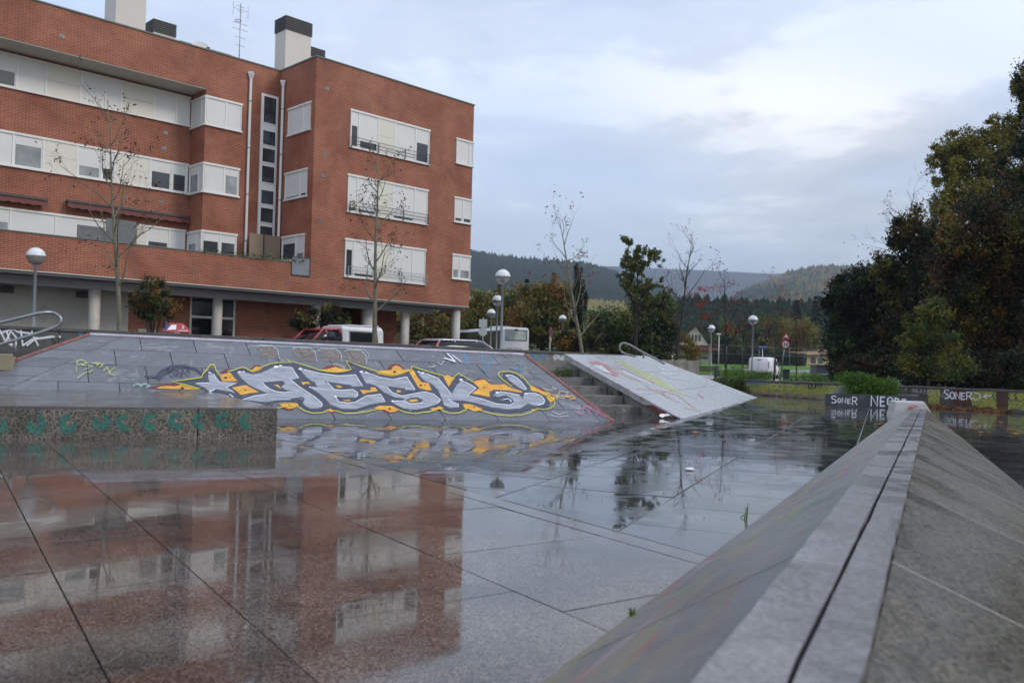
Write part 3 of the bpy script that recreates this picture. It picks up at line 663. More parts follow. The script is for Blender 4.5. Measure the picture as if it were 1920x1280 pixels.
def wallP(px, py, off=.004):
    r = ray(px, py); o = Vector((0, 0, EYE)); t = (WA+wn_*off-o).dot(wn_)/r.dot(wn_); return o+r*t
WC = D(1232, 667.8, 28.5)
for k in range(4):
    a = WB.lerp(WC, k/4); b = WB.lerp(WC, (k+1)/4); dv_ = (b-a)*.997; dn = Vector((-(b-a).y, (b-a).x, 0)).normalized()*.3
    MB().add([Vector((a.x,a.y,.3)), Vector((a.x,a.y,.3))+Vector((dv_.x,dv_.y,0)), a+dv_, a, Vector((a.x,a.y,.3))+dn, Vector((a.x,a.y,.3))+Vector((dv_.x,dv_.y,0))+dn, a+dv_+dn, a+dn],
          [(0,1,2,3),(5,4,7,6),(4,0,3,7),(1,5,6,2),(3,2,6,7),(4,5,1,0)]).build('wall_panel', conc_dark, lw, world=True, bev=.008)
wg = MB()
wmp = lambda x, y, off: wallP(x, y, off)
write(wg, 'BOW', 995, 676, 9, -13, 1.8, wmp, PN.index('skyb'), .004, .12)
for P0 in ([(1036,668),(1043,661),(1052,668),(1060,660),(1064,672),(1052,676),(1044,672),(1040,677)],): wg.poly([wallP(x, y, .005) for x, y in P0], PN.index('chalk'))
for k, (x0, y0) in enumerate(((672,653),(700,655),(729,657),(757,659),(815,662),(905,668))):
    wg.ribbon([(x0-5,y0+2),(x0-1,y0-4),(x0+2,y0+1),(x0+6,y0-2)], .9, wmp, PN.index('white'), .0366)
wg.ribbon([(0,625),(18,618),(40,614),(60,615)], 3.4, wmp, 4, .005)
for L in ([(0,618),(10,640),(22,648),(12,620)], [(24,646),(12,638),(20,620),(30,632),(28,648)], [(24,617),(34,622),(50,624),(66,626)], [(38,612),(43,648)], [(60,612),(60,625),(72,648)], [(42,648),(60,636),(100,630)], [(50,648),(70,632)], [(60,636),(103,631)], [(110,630),(114,632)], [(-30,620),(-15,648),(-4,614)]):
    wg.ribbon(L, 3.2, wmp, 4, .0052+.0002*random.random()*10)
wg.ribbon([(97,633),(100,640),(104,643)], 1.6, wmp, PN.index('black'), .008)
wg.poly([wallP(x, y, .0045) for x, y in ((146,624),(152,620),(156,626),(150,629))], PN.index('blue'))
wg.build('graffiti', PM, lw, world=True, recalc=False)

# stairs: five granite steps up to the terrace between the two ramps
su = Vector((-.44, .9, 0)).normalized(); sr = Vector((.9, .44, 0)).normalized()
S0 = G(1199, 776); S0.z = 0
stair = thing('granite_stairs', 'short flight of wet granite steps rising between the two ramps', 'stairs', tuple(S0))
rgt = [0.0, .0, .0, .0, .0]
pr = [G(1199, 776), None]
for k in range(5):
    base = S0+su*(.58*k)
    for j in range(5):
        x1 = -.62*j*1.6; x0 = x1-.985
        dep = .63 if k < 4 else 2.2
        MB().obox(base+sr*x0+Vector((0,0,.16*k-(.02 if k else .05))), sr*.985, su*dep, (0, 0, .16+(.02 if k else .05))).build('step_block', granite, stair, world=True, bev=.006)
    MB().obox(base+sr*(-5)+su*.08+Vector((0,0,-.05)), sr*4.9, su*(.55*(5-k)), (0, 0, .16*k+.04)).build('step_core', conc_dark, stair, world=True) if k in (0,) else None
MB().ribbon([(-.012,-.03),(.012,-.03),(.014,.01),(-.012,.01),(-.012,.05)], .006, lambda x, y, off: S0+sr*(-.36+x)-su*.0035+Vector((0,0,.07+y)), 0).build('graffiti', pk['white'], stair, world=True, recalc=False)

# terrace body behind ramp and stairs (stops at the wall)
def band(p0, p1, d0, d1, z0, z1): 
    a, b = Vector(p0), Vector(p1); return [a+su*d0, b+su*d0, b+su*d1, a+su*d1]
MB().prism([Vector((p.x, p.y, -.1)) for p in (S0+su*2.95-sr*10.5, S0+su*2.95-sr*.2, WB+wn_*.02, WA+wn_*.02+wdir*3)], (0, 0, terr_z+.095)).build('terrace', conc_dark, kind='structure')
# lower landing on the left with a cream kerb block
kb = thing('kerb_block', 'cream and rust stained concrete block below the tagged wall at the far left', 'block', tuple(D(20, 668, 12.6)))
MB().obox(D(-60, 662, 12.9)-Vector((0,0,.25)), wdir*.60, -wn_*.35, (0, 0, .25)).build('concrete_block', plain('cream_render', (.30,.25,.17), .6, .3, 3, dirt=(.25,.11,.03)), kb, world=True, bev=.01)
lst = thing('side_steps', 'dark concrete side steps behind the left edge of the tiled ramp', 'stairs', tuple(D(60, 668, 13.3)))
for k in range(3): MB().obox(D(-60, 694-9*k, 12.9+.3*k), wdir*(.7+.2*k), -wn_*.3, (0, 0, -.5)).build('step_block', conc_dark, lst, world=True, bev=.006)

# ------------------------------------------------------------------ second ramp
R2 = [D(1063, 664.5, 18.95), D(1219, 668.2, 26.0), G(1421, 745.5), G(1281, 785)]
ramp2 = thing('skate_ramp', 'smooth pale skate ramp with a rusted steel edge beside the stairs', 'skate ramp', tuple(R2[3]))
n2 = (R2[1]-R2[0]).cross(R2[3]-R2[0]).normalized(); n2 = n2 if n2.z > 0 else -n2
def r2p(u, v, off=0.0):                                   # u along the ramp, v from top (0) to foot (1)
    a = R2[0].lerp(R2[1], u); b = R2[3].lerp(R2[2], u); return a.lerp(b, v)+n2*off
NU = 6
for i in range(NU):
    for (v0, v1) in ((0, .34), (.34, .68), (.68, 1)):
        u0, u1 = i/NU, (i+1)/NU; e = .0008
        P_ = [r2p(u0+e, v0+.002), r2p(u1-e, v0+.002), r2p(u1-e, v1-.002), r2p(u0+e, v1-.002)]
        MB().slab([p-n2*.02 for p in P_], n2*(.02+random.uniform(-.0006, .0006)), .0015).build('ramp_panel', ramp2_m, ramp2, world=True)
cr = MB(); fr_ = [r2p(.0,.0,-.02), r2p(1,0,-.02), r2p(1,1,-.02), r2p(0,1,-.02)]
lo_ = [Vector((p.x, p.y, -.05)) for p in fr_]; lo_[0] = lo_[0]; 
cr.add(fr_+lo_, [(0,1,2,3),(4,5,6,7),(0,3,7,4),(1,2,6,5),(0,1,5,4),(2,3,7,6)]); cr.build('ramp_core', conc, ramp2, world=True)
e0, e1 = r2p(0,0), r2p(0,1); ed = (e1-e0).normalized(); side = ed.cross(Vector((0,0,1))).normalized()
if side.dot(r2p(.3,.5)-e0) > 0: side = -side
MB().obox(e0+Vector((0,0,.012)), (e1-e0), side*.055, (0, 0, -.018)).build('edge_trim', lilac, ramp2, world=True, bev=.003)
MB().obox(e0+side*.055+Vector((0,0,.010)), (e1-e0)*.985, side*.012, (0, 0, -.125)).build('steel_channel', steel_pale, ramp2, world=True, bev=.003)
for f in (.14, .22, .30, .48, .58, .66): 
    c = e0.lerp(e1, f)+side*.071+Vector((0,0,-.055)); MB().lathe([(0,.0),(.011,.0),(.011,.004),(0,.004)], (0,0,0), 8)
    h = MB(); h.tube([c, c+side*.004], .012, 8); h.build('bolt_hole', iron, ramp2, world=True)
MB().poly([e0.lerp(e1, f)+side*.0705+Vector((0,0,-dz)) for f, dz in ((.74,.10),(.80,.03),(.985,.01),(.985,.12),(.85,.135))]).build('rust_patch', rust, ramp2, world=True, recalc=False)
MB().obox(r2p(0,0)-ed*.02, r2p(1,0)-r2p(0,0), Vector((0,0,-.06)), -ed*.03).build('back_trim', steel_pale, ramp2, world=True)
sg = MB()
def sideP(x, z, off=.004):
    d = Vector((e1.x-e0.x, e1.y-e0.y, 0)).normalized(); return Vector((e0.x, e0.y, 0))+d*x+side*off+Vector((0,0,z))
write(sg, 'BOW', .42, .55, .15, .22, .028, lambda x, y, o_: sideP(x, y, o_), PN.index('skyb'), .003, .15)
def q2(pts): return [r2_px(x, y) for x, y in pts]
def r2P(px, py, off=.004):
    r = ray(px, py); o = Vector((0, 0, EYE)); u = v = .5; t = 20.0          # Newton steps onto the slightly twisted panel surface
    for _ in range(7):
        p = r2p(u, v, off); e = p-(o+r*t); M_ = Matrix(((0,)*3,)*3)
        du = (r2p(u+1e-3, v, off)-p)/1e-3; dv_ = (r2p(u, v+1e-3, off)-p)/1e-3
        M_ = Matrix((( du.x, dv_.x, -r.x), (du.y, dv_.y, -r.y), (du.z, dv_.z, -r.z))); s = M_.inverted() @ (-e); u += s.x; v += s.y; t += s.z
    return r2p(u, v, off)
r2m = lambda x, y, off: r2P(x, y, off)
Z3 = lambda L: [(760+x/3.43, 600+y/3.43) for x, y in L]
sg.poly([r2m(x, y, .0040) for x, y in Z3([(1175,265),(1240,262),(1300,290),(1375,355),(1340,362),(1240,305)])], PN.index('f_red'))
sg.poly([r2m(x, y, .0044) for x, y in Z3([(1200,285),(1260,292),(1330,345),(1270,325)])], PN.index('chalk'))
sg.poly([r2m(x, y, .0042) for x, y in Z3([(1335,250),(1400,262),(1520,325),(1640,375),(1740,445),(1850,500),(1700,450),(1560,385),(1420,300)])], PN.index('f_lime'))
for k, (L, c_, w_) in enumerate((([(1335,305),(1400,310),(1560,390),(1600,400),(1480,385),(1380,340),(1335,305)], 'f_peach', 2.2), ([(1400,330),(1500,375),(1580,410)], 'chalk', 3), ([(1490,440),(1650,450),(1750,480),(1870,570)], 'f_peach', 2.0), ([(1640,470),(1700,500),(1640,455)], 'f_peach', 2),
        ([(1545,420),(1640,470),(1760,530)], 'f_peach', 1.6), ([(1620,320),(1660,312),(1650,345),(1740,350)], 'chalk', 1.3), ([(1660,350),(1720,375),(1830,380)], 'chalk', 1.2), ([(1720,310),(1740,330)], 'chalk', 1.2), ([(1880,470),(1920,500)], 'pink', 2.4), ([(1790,560),(1900,585)], 'f_peach', 1.5))):
    sg.ribbon(Z3(L), w_, r2m, PN.index(c_), .0046+.0003*k)
sg.build('graffiti', PM, ramp2, world=True, recalc=False)

# ------------------------------------------------------------------ granite ledge on the left
L2_ = G(518.5, 823); L1_ = G(0, 823); ld = (L2_-L1_).normalized(); LB = G(376, 729.5, .36); lb = Vector((LB.x-L2_.x, LB.y-L2_.y, 0))
lh = .36
ledge = thing('stone_ledge', 'long low aggregate stone ledge stencilled with teal horseshoes at the left', 'ledge', tuple(L2_))
jx = (L2_-G(370, 823)).length
tops = [(0, jx-.004), (jx+.004, jx+3.6), (jx+3.608, jx+6.2)]
for k, (a, b) in enumerate(tops):
    p = [L2_-ld*a, L2_-ld*b]; q4 = [p[0], p[1], p[1]+lb, p[0]+lb]
    MB().prism([Vector((v.x, v.y, -.02)) for v in q4], (0, 0, lh-.012)).build('ledge_block', aggregate, ledge, world=True, bev=.008)
    MB().slab([Vector((v.x, v.y, lh-.031)) for v in q4], (0, 0, .031), .006).build('ledge_top', ledge_top, ledge, world=True)
fn = Vector((ld.y, -ld.x, 0))
def ledP(px, py, off=.004):
    r = ray(px, py); o = Vector((0, 0, EYE)); t = (L2_+fn*off-o).dot(fn)/r.dot(fn); return o+r*t
lg = MB(); off = .003
for i, (cx_, cy_, rr, a0, a1) in enumerate(((-2,798,16,-60,200),(67.5,794.5,19,-80,205),(128,794,18,10,290),(189.5,790,17,-70,215),(233,793,16,40,300),(283,791,17,50,310),(331,790,16,30,320),(376,789,15,60,300),(418.5,788,15,20,330),(463.5,790,15,55,290))):
    n = 16; out_, inn = [], []
    for k in range(n+1):
        a = radians(a0+(a1-a0)*k/n); wob = 1+.06*sin(5*a+i)
        out_.append((cx_+rr*wob*cos(a), cy_-rr*1.05*wob*sin(a)*-1)); inn.append((cx_+rr*.30*cos(a), cy_+rr*.30*sin(a)-2))
    lg = MB(); lg.add([ledP(x, y, off) for x, y in out_+inn], [(k, k+1, n+2+k, n+1+k) for k in range(n)]); lg.build('stencil_mark', pk['teal'], ledge, world=True, recalc=False)


# ------------------------------------------------------------------ spine: the ridge the camera looks along
th = radians(63.72); sn = Vector((cos(th), sin(th), 0)); sp = Vector((sn.y, -sn.x, 0))
def cop(s, side, dz=0.0): return sn*s+sp*(-.211+side)+Vector((0, 0, .53-.0165*s+dz))
fl0, fl1 = Vector((.63, 3.65, 0)), Vector((8.25, 18.26, 0)); fr0, fr1 = Vector((4.42, 7.34, 0)), Vector((10.61, 21.84, 0))
def foot(a, b, s):
    d = (b-a).normalized(); t = (s-a.dot(sn))/d.dot(sn); return a+d*t
spine = thing('skate_spine', 'long two sided concrete skate spine with a pale coping in the right foreground', 'skate ramp', (1.2, 3.5, 0))
hw = .1165; SE = 18.9
cj = [-.9, 1.25, 5.3, 9.0, 12.6, 16.0, SE]
for i in range(len(cj)-1):
    for (s0, s1_) in ((-hw, .011), (.021, hw)):
        a, b = cj[i]+.004, cj[i+1]-.004
        m = MB(); ne = max(2, int((b-a)/.13)); jt = lambda: random.gauss(0, .0016)-(.004 if random.random() < .05 else 0)
        P4 = [cop(a+(b-a)*q/ne, s1_+(jt() if s1_ > .1 and 0 < q < ne else jt()*.5 if 0 < q < ne else 0)) for q in range(ne+1)]+[cop(b-(b-a)*q/ne, s0-(jt() if s0 < -.1 and 0 < q < ne else jt()*.5 if 0 < q < ne else 0)) for q in range(ne+1)]
        m.slab([p-Vector((0,0,.05)) for p in P4], (0, 0, .05), .006); m.build('coping_slab', coping_m, spine, world=True)
core = MB(); K = [(-.9), 6, 12, SE]
secs = [[foot(fl0, fl1, s)+Vector((0,0,-.06)), cop(s, -hw+.012, -.045), cop(s, hw-.012, -.045), foot(fr0, fr1, s)+Vector((0,0,-.06))] for s in K]
core.loft(secs, smooth=False); core.build('spine_core', ramp_core, spine, world=True)
pale_joint = plain('pale_mortar', (.30,.29,.26), .6)
ls = [-.9, .9, 2.6, 4.4, 6.3, 8.2, 10.1, 12.0, 13.9, 15.8, 17.4, SE]
for i in range(len(ls)-1):
    a, b = ls[i]+.004, ls[i+1]-.004
    for nm, f0_, f1_, sd, mt in (('left_face_slab', fl0, fl1, -1, spine_l), ('right_face_slab', fr0, fr1, 1, spine_r)):
        off_ = .0 if sd < 0 else .35*0
        pA, pB = foot(f0_, f1_, a), foot(f0_, f1_, b); cA, cB = cop(a, sd*hw, -.022), cop(b, sd*hw, -.022)
        q_ = [pA, pB, cB, cA]; nn = (pB-pA).cross(cA-pA).normalized(); nn = nn if nn.z > 0 else -nn
        h = random.uniform(-.001, .0015)
        if sd > 0: MB().obox(pB-nn*.012+sn*.001, cB-pB, sn*.011, nn*.0125).build('mortar_joint', pale_joint, spine, world=True)
        MB().slab([v-nn*(.035-h) for v in q_], nn*.035, .004).build(nm, mt, spine, world=True)
random.seed(21)
ebk = thing('end_block', 'pale painted concrete block closing the far end of the spine', 'block', tuple(G(1700, 786)))
eb0 = G(1673, 785); 
q_ = [eb0, eb0+Vector((.86,-.04,0)), eb0+Vector((1.1,.62,0)), eb0+Vector((.2,.7,0))]
topz = .34
MB().add([Vector((p.x,p.y,-.02)) for p in q_]+[Vector((p.x+dx,p.y,topz)) for p, dx in zip(q_, (.07,-.24,-.2,.05))], [(0,1,5,4),(1,2,6,5),(2,3,7,6),(3,0,4,7),(4,5,6,7),(3,2,1,0)]).build('block', plain('pale_pink_concrete', (.50,.47,.47), .5, .15, 3, dirt=(.35,.30,.29)), ebk, world=True, bev=.01)
eg = MB(); em = lambda x, y, off: (lambda r: Vector((0,0,EYE))+r*((q_[0].y-.03-.012)/r.y))(ray(x, y))
for k, L in enumerate(([(1702,763),(1712,760),(1722,762)], [(1700,766),(1714,764),(1718,761)], [(1705,768),(1709,763)])): eg.ribbon(L, 1.7, em, 0, 0)
eg.build('pink_mark', pk['red'], ebk, world=True, recalc=False)

# ------------------------------------------------------------------ planter and far walls
plant = thing('concrete_planter', 'low dark concrete planter lettered in white on its front', 'planter', tuple(G(1550, 762)))
pa, pb = G(1550, 762), G(1550, 762)+Vector((2.32, .02, 0)); ph = .325
dark_paint = plain('dark_paint', (.035,.036,.042), .45, .3, 3, dirt=(.10,.10,.10))
soil = plain('wet_soil', (.03,.022,.014), .8)
for k in range(2):
    a = pa.lerp(pb, k*.5)+Vector((.004,0,0)); MB().obox(a-Vector((0,0,.02)), (pb-pa)*.496, (0,.14,0), (0,0,ph+.02)).build('planter_wall', dark_paint, plant, world=True, bev=.008)
bk = Vector((.26, .56, 0)); full = pb-pa
MB().prism([pa+Vector((.05,.141,-.02)), pa+Vector((.19,.141,-.02)), pa+bk+Vector((.14,0,-.02)), pa+bk+Vector((0,0,-.02))], (0,0,ph+.02)).build('planter_wall', conc_dark, plant, world=True, bev=.008)
MB().prism([pb+Vector((-.14,.141,-.02)), pb+Vector((0,.141,-.02)), pb+bk+Vector((0,0,-.02)), pb+bk+Vector((-.14,0,-.02))], (0,0,ph+.02)).build('planter_wall', conc_dark, plant, world=True, bev=.008)
MB().obox(pa+bk+Vector((0,.001,-.02)), full, (0,.14,0), (0,0,ph+.02)).build('planter_wall', conc_dark, plant, world=True, bev=.008)
MB().prism([pa+Vector((.2,.145,0)), pb+Vector((-.15,.145,0)), pb+bk+Vector((-.15,-.01,0)), pa+bk+Vector((.15,-.01,0))], (0,0,ph-.05)).build('soil_bed', soil, plant, world=True)
MB().prism([pa+Vector(v) for v in ((.22,.30,ph),(.62,.30,ph),(.62,.30,ph+.22),(.50,.30,ph+.22))], (.1,.25,0)).build('sloped_block', conc, plant, world=True, bev=.008)
tx = MB(); tm = lambda x, y, off: (lambda r: Vector((0,0,EYE))+r*((pa.y-.004-off)/r.y))(ray(x, y))
x = 1558
for ch, w_, y0, h_ in (('S',11,755,13),('O',6,754,8),('N',9,755,10),('E',7,755,8),('R',11,758,15)):
    for st in LET[ch]: tx.ribbon([(x+w_*p_, y0-h_*q__+(x-1558)*.03) for p_, q__ in st], 1.9, tm, 0, random.uniform(0, .001))
    x += w_+1.5
x = 1632
for ch, w_, h_ in (('N',15,19),('E',11,17),('O',12,17),('D',10,15),('S',10,13)):
    for st in LET[ch]: tx.ribbon([(x+w_*p_, 761-h_*q__) for p_, q__ in st], 2.8, tm, 0, random.uniform(0, .001))
    x += w_+2.5
tx.build('lettering', pk['white'], plant, world=True, recalc=False)

FA, FB = G(1338, 734), G(1925, 776); FC = FB+(FB-FA).normalized()*7
fw = thing('graffiti_wall', 'low concrete boundary wall sprayed yellow with white tags across the far side', 'wall', tuple(FA))
fd = (FC-FA).normalized(); fnn = Vector((fd.y, -fd.x, 0)); fL = (FC-FA).length; fnn = fnn if fnn.y < 0 else -fnn
hgt = lambda f: .47+.13*f
ns = 9
for k in range(ns):
    a = FA+fd*(fL*k/ns+.006); b = FA+fd*(fL*(k+1)/ns-.006); z = hgt((k+.5)/ns)
    MB().obox(Vector((a.x,a.y,-.1)), b-a, -fnn*.22, (0,0,z+.1-.05)).build('wall_panel', conc_dark if k in (3,4,5) else conc, fw, world=True, bev=.008)
    MB().obox(Vector((a.x,a.y,z-.049))+fnn*.02, b-a, -fnn*.26, (0,0,.05)).build('coping_slab', conc_dark, fw, world=True, bev=.006)
def fwP(px, py, off=.004):
    r = ray(px, py); o = Vector((0, 0, EYE)); t = (FA+fnn*off-o).dot(fnn)/r.dot(fnn); return o+r*t
fmp = lambda x, y, off: fwP(x, y, off)
fg = MB(); off = .003
random.seed(5)
def wtop(x): return 713.5+(x-1350)*(729.5-713.5)/(1900-1350)
def wbot(x): return 734+(x-1350)*(772-734)/(1900-1350)
for x0, x1, c_ in ((1352,1402,'yel2'),(1404,1470,'yel2'),(1468,1570,'yel2'),(1572,1600,'yel2'),(1788,1835,'brn'),(1822,1925,'yel2'),(1740,1762,'yel2'),(1868,1890,'brn')):
    n = 14; top_ = []; bot_ = []
    for k in range(n+1):
        x = x0+(x1-x0)*k/n; t_, b_ = wtop(x)+2.2, wbot(x)
        top_.append((x, t_+abs(sin(k*1.3))*2.5)); bot_.append((x, b_-2-abs(sin(k*.9+1))*5))
    off += .0003; fg.add([fmp(x, y, off) for x, y in top_+bot_], [(k, k+1, n+2+k, n+1+k) for k in range(n)], PN.index(c_))
for cx_ in (1362, 1380, 1396, 1450, 1462, 1482, 1561, 1578):
    off += .0002; fg.ribbon([(cx_+6*cos(a*pi/5), wtop(cx_)+8+5*sin(a*pi/5)) for a in range(11)], 1.3, fmp, PN.index('lime'), off)
for L in ([(1388,722),(1402,717),(1415,714),(1406,722)], [(1408,722),(1412,713),(1417,721),(1421,714),(1425,722)], [(1428,720),(1434,714),(1436,722)]): off += .0002; fg.ribbon(L, 1.5, fmp, PN.index('skyb'), off)
write(fg, 'DUMY', 1515, 729, 7, -11, 1.7, fmp, PN.index('black'), .0062, .05, 0, .1)
write(fg, 'OCO', 1581, 722, 4, -4, .8, fmp, PN.index('white'), .0066, .3)
for i, (ch, x_, y_) in enumerate([(c, 1682+7.0*i, 730+1.1*i) for i, c in enumerate('ETA SKATEPLAZA')]):
    if ch != ' ': write(fg, ch, x_, y_, 5, -7.5, .9, fmp, PN.index('chalk'), .0068+.0001*i, .1, 0, .1)
x = 1770
for ch, w_, h_ in (('S',10,17),('O',10,13),('N',10,13),('E',9,12),('R',12,14)):
    for st in LET[ch]: off += .0002; fg.ribbon([(x+w_*p_, 747-h_*q__+(x-1770)*.05) for p_, q__ in st], 2.4, fmp, PN.index('white'), .007+random.uniform(0,.002))
    x += w_+.5
fg.ribbon([(1825,735),(1836,738),(1839,745),(1830,750),(1822,745)], 1.6, fmp, PN.index('white'), .0095)
fg.ribbon([(1859,741),(1844,743)], 2, fmp, PN.index('white'), .0097); fg.ribbon([(1850,738),(1844,743),(1851,747)], 1.8, fmp, PN.index('white'), .0099)
for cx_ in (1870, 1884, 1898, 1912): off += .0002; fg.ribbon([(cx_+9*cos(a*pi/5), wtop(cx_)+13+9*sin(a*pi/5)) for a in range(9)], 1.5, fmp, PN.index('navy'), .0101+(cx_-1870)*.00001)
fg.build('graffiti', PM, fw, world=True, recalc=False)
# ------------------------------------------------------------------ brick apartment building (local: x along the facade, y inward, z up)
yaw = .7923; BC = D(588, 300, 38.2)
bld = thing('apartment_building', 'red brick apartment block on concrete pillars with white roller blinds', 'building', (BC.x, BC.y, 0), yaw)
cream = plain('cream_panel', (.66,.63,.54), .5, .05, 1.5); blind_m, t, b, o = nodes('roller_blind')
v = objc(t); wv = N(t, 'ShaderNodeSeparateXYZ', {0: v}).outputs[2]
sw_ = math_(t, 'ABSOLUTE', math_(t, 'SINE', math_(t, 'MULTIPLY', wv, 3.14159/.045)))
t.links.new(mixc(t, ramp(t, sw_, [(0, .35), (.25, 0.0)]), mixc(t, ramp(t, noise(t, v, 1.1, 4), [(.4, 0.0), (.7, .35)]), (.68,.67,.64), (.56,.55,.52)), (.40,.39,.37)), b.inputs['Base Color'])
b.inputs['Roughness'].default_value = .5; bump(t, b, sw_, .4, .004)
frame_m = plain('window_frame', (.72,.71,.67), .4, .05, 2); pane_m = glass('window_glass', (.035,.042,.05)); pane2 = glass('curtained_glass', (.24,.26,.26), .12)
shade_in = plain('opening_shade', (.012,.012,.012), .7); soff = plain('soffit_render', (.15,.15,.15), .7, .15, 1.0); beam_m = plain('beam_concrete', (.30,.30,.30), .6, .1, 1.2)  # the near-black material paints the shade inside open windows and the passage
pillar_m = plain('pillar_paint', (.50,.47,.42), .55, .12, 1.5, dirt=(.38,.35,.30)); capm = plain('roof_edge_metal', (.10,.12,.11), .5, .25, 4)
whitewall = plain('stained_white_wall', (.44,.42,.38), .7, .15, .9, dirt=(.30,.28,.23)); awn_m = plain('maroon_awning', (.12,.028,.022), .7, .2, 5)
BB, AA = 3.09, 4.5
def bp(name, mb, m, **k): return mb.build(name, m, bld, **k)
bp('brick_wall', MB().box(0, 9.68, 0, 12, 3.68, 14.36), brick)
bp('brick_wall', MB().box(-3.65, 0, BB, 12, 3.9, 14.36), brick)
bp('brick_wall', MB().box(-26, -3.65, AA, 12, 3.9, 12.66), brick)
bp('eave_wall', MB().box(-26, -3.65, BB, 12, 12.66, 14.36), brick)
bp('eave_soffit', MB().box(-26, -3.66, BB+.02, AA, 12.625, 12.655), plain('soffit_cream', (.50,.48,.42), .6))
bp('parapet_wall', MB().box(-26, -1.0, 0, .25, 3.68, 4.98), brick)
bp('parapet_cap', MB().box(-26, -.98, -.03, .28, 4.98, 5.03), capm, bev=.01)
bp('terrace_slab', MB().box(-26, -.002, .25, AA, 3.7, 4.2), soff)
bp('terrace_slab_edge', MB().box(-1.0, 0, 0, .25, 3.68, 4.38), brick)
for x0, x1, y0 in ((-.03, 9.72, -.04), (-26, .0, BB-.04)):
    bp('roof_cap', MB().box(x0, x1, y0, 12.05, 14.36, 14.43), capm, bev=.01)
bp('roof_cap', MB().box(-.035, .0, 0, BB-.05, 14.361, 14.429), capm)
# balcony infill at the corner of the terrace
bp('balcony_panel', MB().box(-.93, -.06, -.02, .02, 4.47, 5.22), plain('grey_acrylic', (.20,.22,.24), .3, .1, 2), bev=.005)
for z in (4.42, 5.22): bp('balcony_rail', MB().box(-.96, -.03, -.035, .035, z, z+.05), iron)
# soffit and pillars
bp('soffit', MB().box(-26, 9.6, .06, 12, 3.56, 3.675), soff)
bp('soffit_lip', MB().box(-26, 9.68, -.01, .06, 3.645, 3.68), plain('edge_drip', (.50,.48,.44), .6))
bp('beam', MB().box(-26, 8.1, 1.0, 1.35, 3.24, 3.56), beam_m, bev=.01)
bp('beam', MB().box(-26, 8.1, 8.0, 8.4, 3.24, 3.56), beam_m)
for x, y, tz, r in ((9.2, .45, 3.56, .22), (6.35, 1.17, 3.24, .22), (-3.75, 1.17, 3.24, .21), (-8.75, 1.17, 3.24, .22), (-13.6, 1.17, 3.24, .22), (9.1, 4.6, 3.56, .22), (4.15, 1.3, 3.24, .30), (1.1, 1.17, 3.24, .22)):
    bp('pillar', MB().lathe([(0, .2), (r, .2), (r, tz), (0, tz)], (x, y, 0), 20), pillar_m)
# ground floor walls behind the pillars
bp('ground_floor_wall', MB().box(-26, -6.9, 2.6, 2.8, .2, 3.56), whitewall)
bp('ground_floor_wall', MB().box(-6.9, -4.3, 2.6, 2.8, .2, 3.56), brick); bp('ground_floor_wall', MB().box(-2.2, 3.1, 2.6, 2.8, .2, 3.56), brick)
bp('ground_floor_wall', MB().box(6.05, 8.45, 4.6, 9.5, .2, 3.56), brick); bp('ground_floor_wall', MB().box(3.1, 3.2, 2.6, 8, .2, 3.56), brick); bp('ground_floor_wall', MB().box(3.2, 6.05, 7.9, 8.0, .2, 3.56), shade_in)  # back of the passage coloured near-black for its shade
for x in (-11.6, -8.95, -14.2): bp('wall_lamp_box', MB().box(x, x+.42, 2.45, 2.6, 2.98, 3.22), iron)
dr = bp('entrance_door', MB().box(-4.3, -4.22, 2.58, 2.72, .2, 3.4).box(-2.28, -2.2, 2.58, 2.72, .2, 3.4).box(-4.22, -2.28, 2.58, 2.72, 2.42, 2.52).box(-4.22, -2.28, 2.58, 2.72, 3.3, 3.4).box(-3.28, -3.2, 2.58, 2.72, .2, 2.42), frame_m)
MB().box(-4.22, -2.28, 2.64, 2.68, .2, 2.42).build('pane', glass('door_glass', (.012,.012,.014)), dr); MB().box(-4.22, -2.28, 2.64, 2.68, 2.52, 3.3).build('pane', pane_m, dr)
np_ = bp('house_number_plate', MB().box(-5.45, -5.2, 2.57, 2.6, 1.95, 2.25), iron)
nm = MB(); write(nm, '3', -5.38, 2.01, .10, .18, .028, lambda x, y, o_: (x, 2.568, y)); nm.build('numeral', white_p, np_, recalc=False)
for z in (1.35, 1.72): bp('letter_plate', MB().box(-4.95, -4.72, 2.56, 2.6, z, z+.2), white_p, bev=.01)
bp('shutter_door', MB().box(-6.5, -5.75, 2.55, 2.6, .2, 1.85), whitewall)

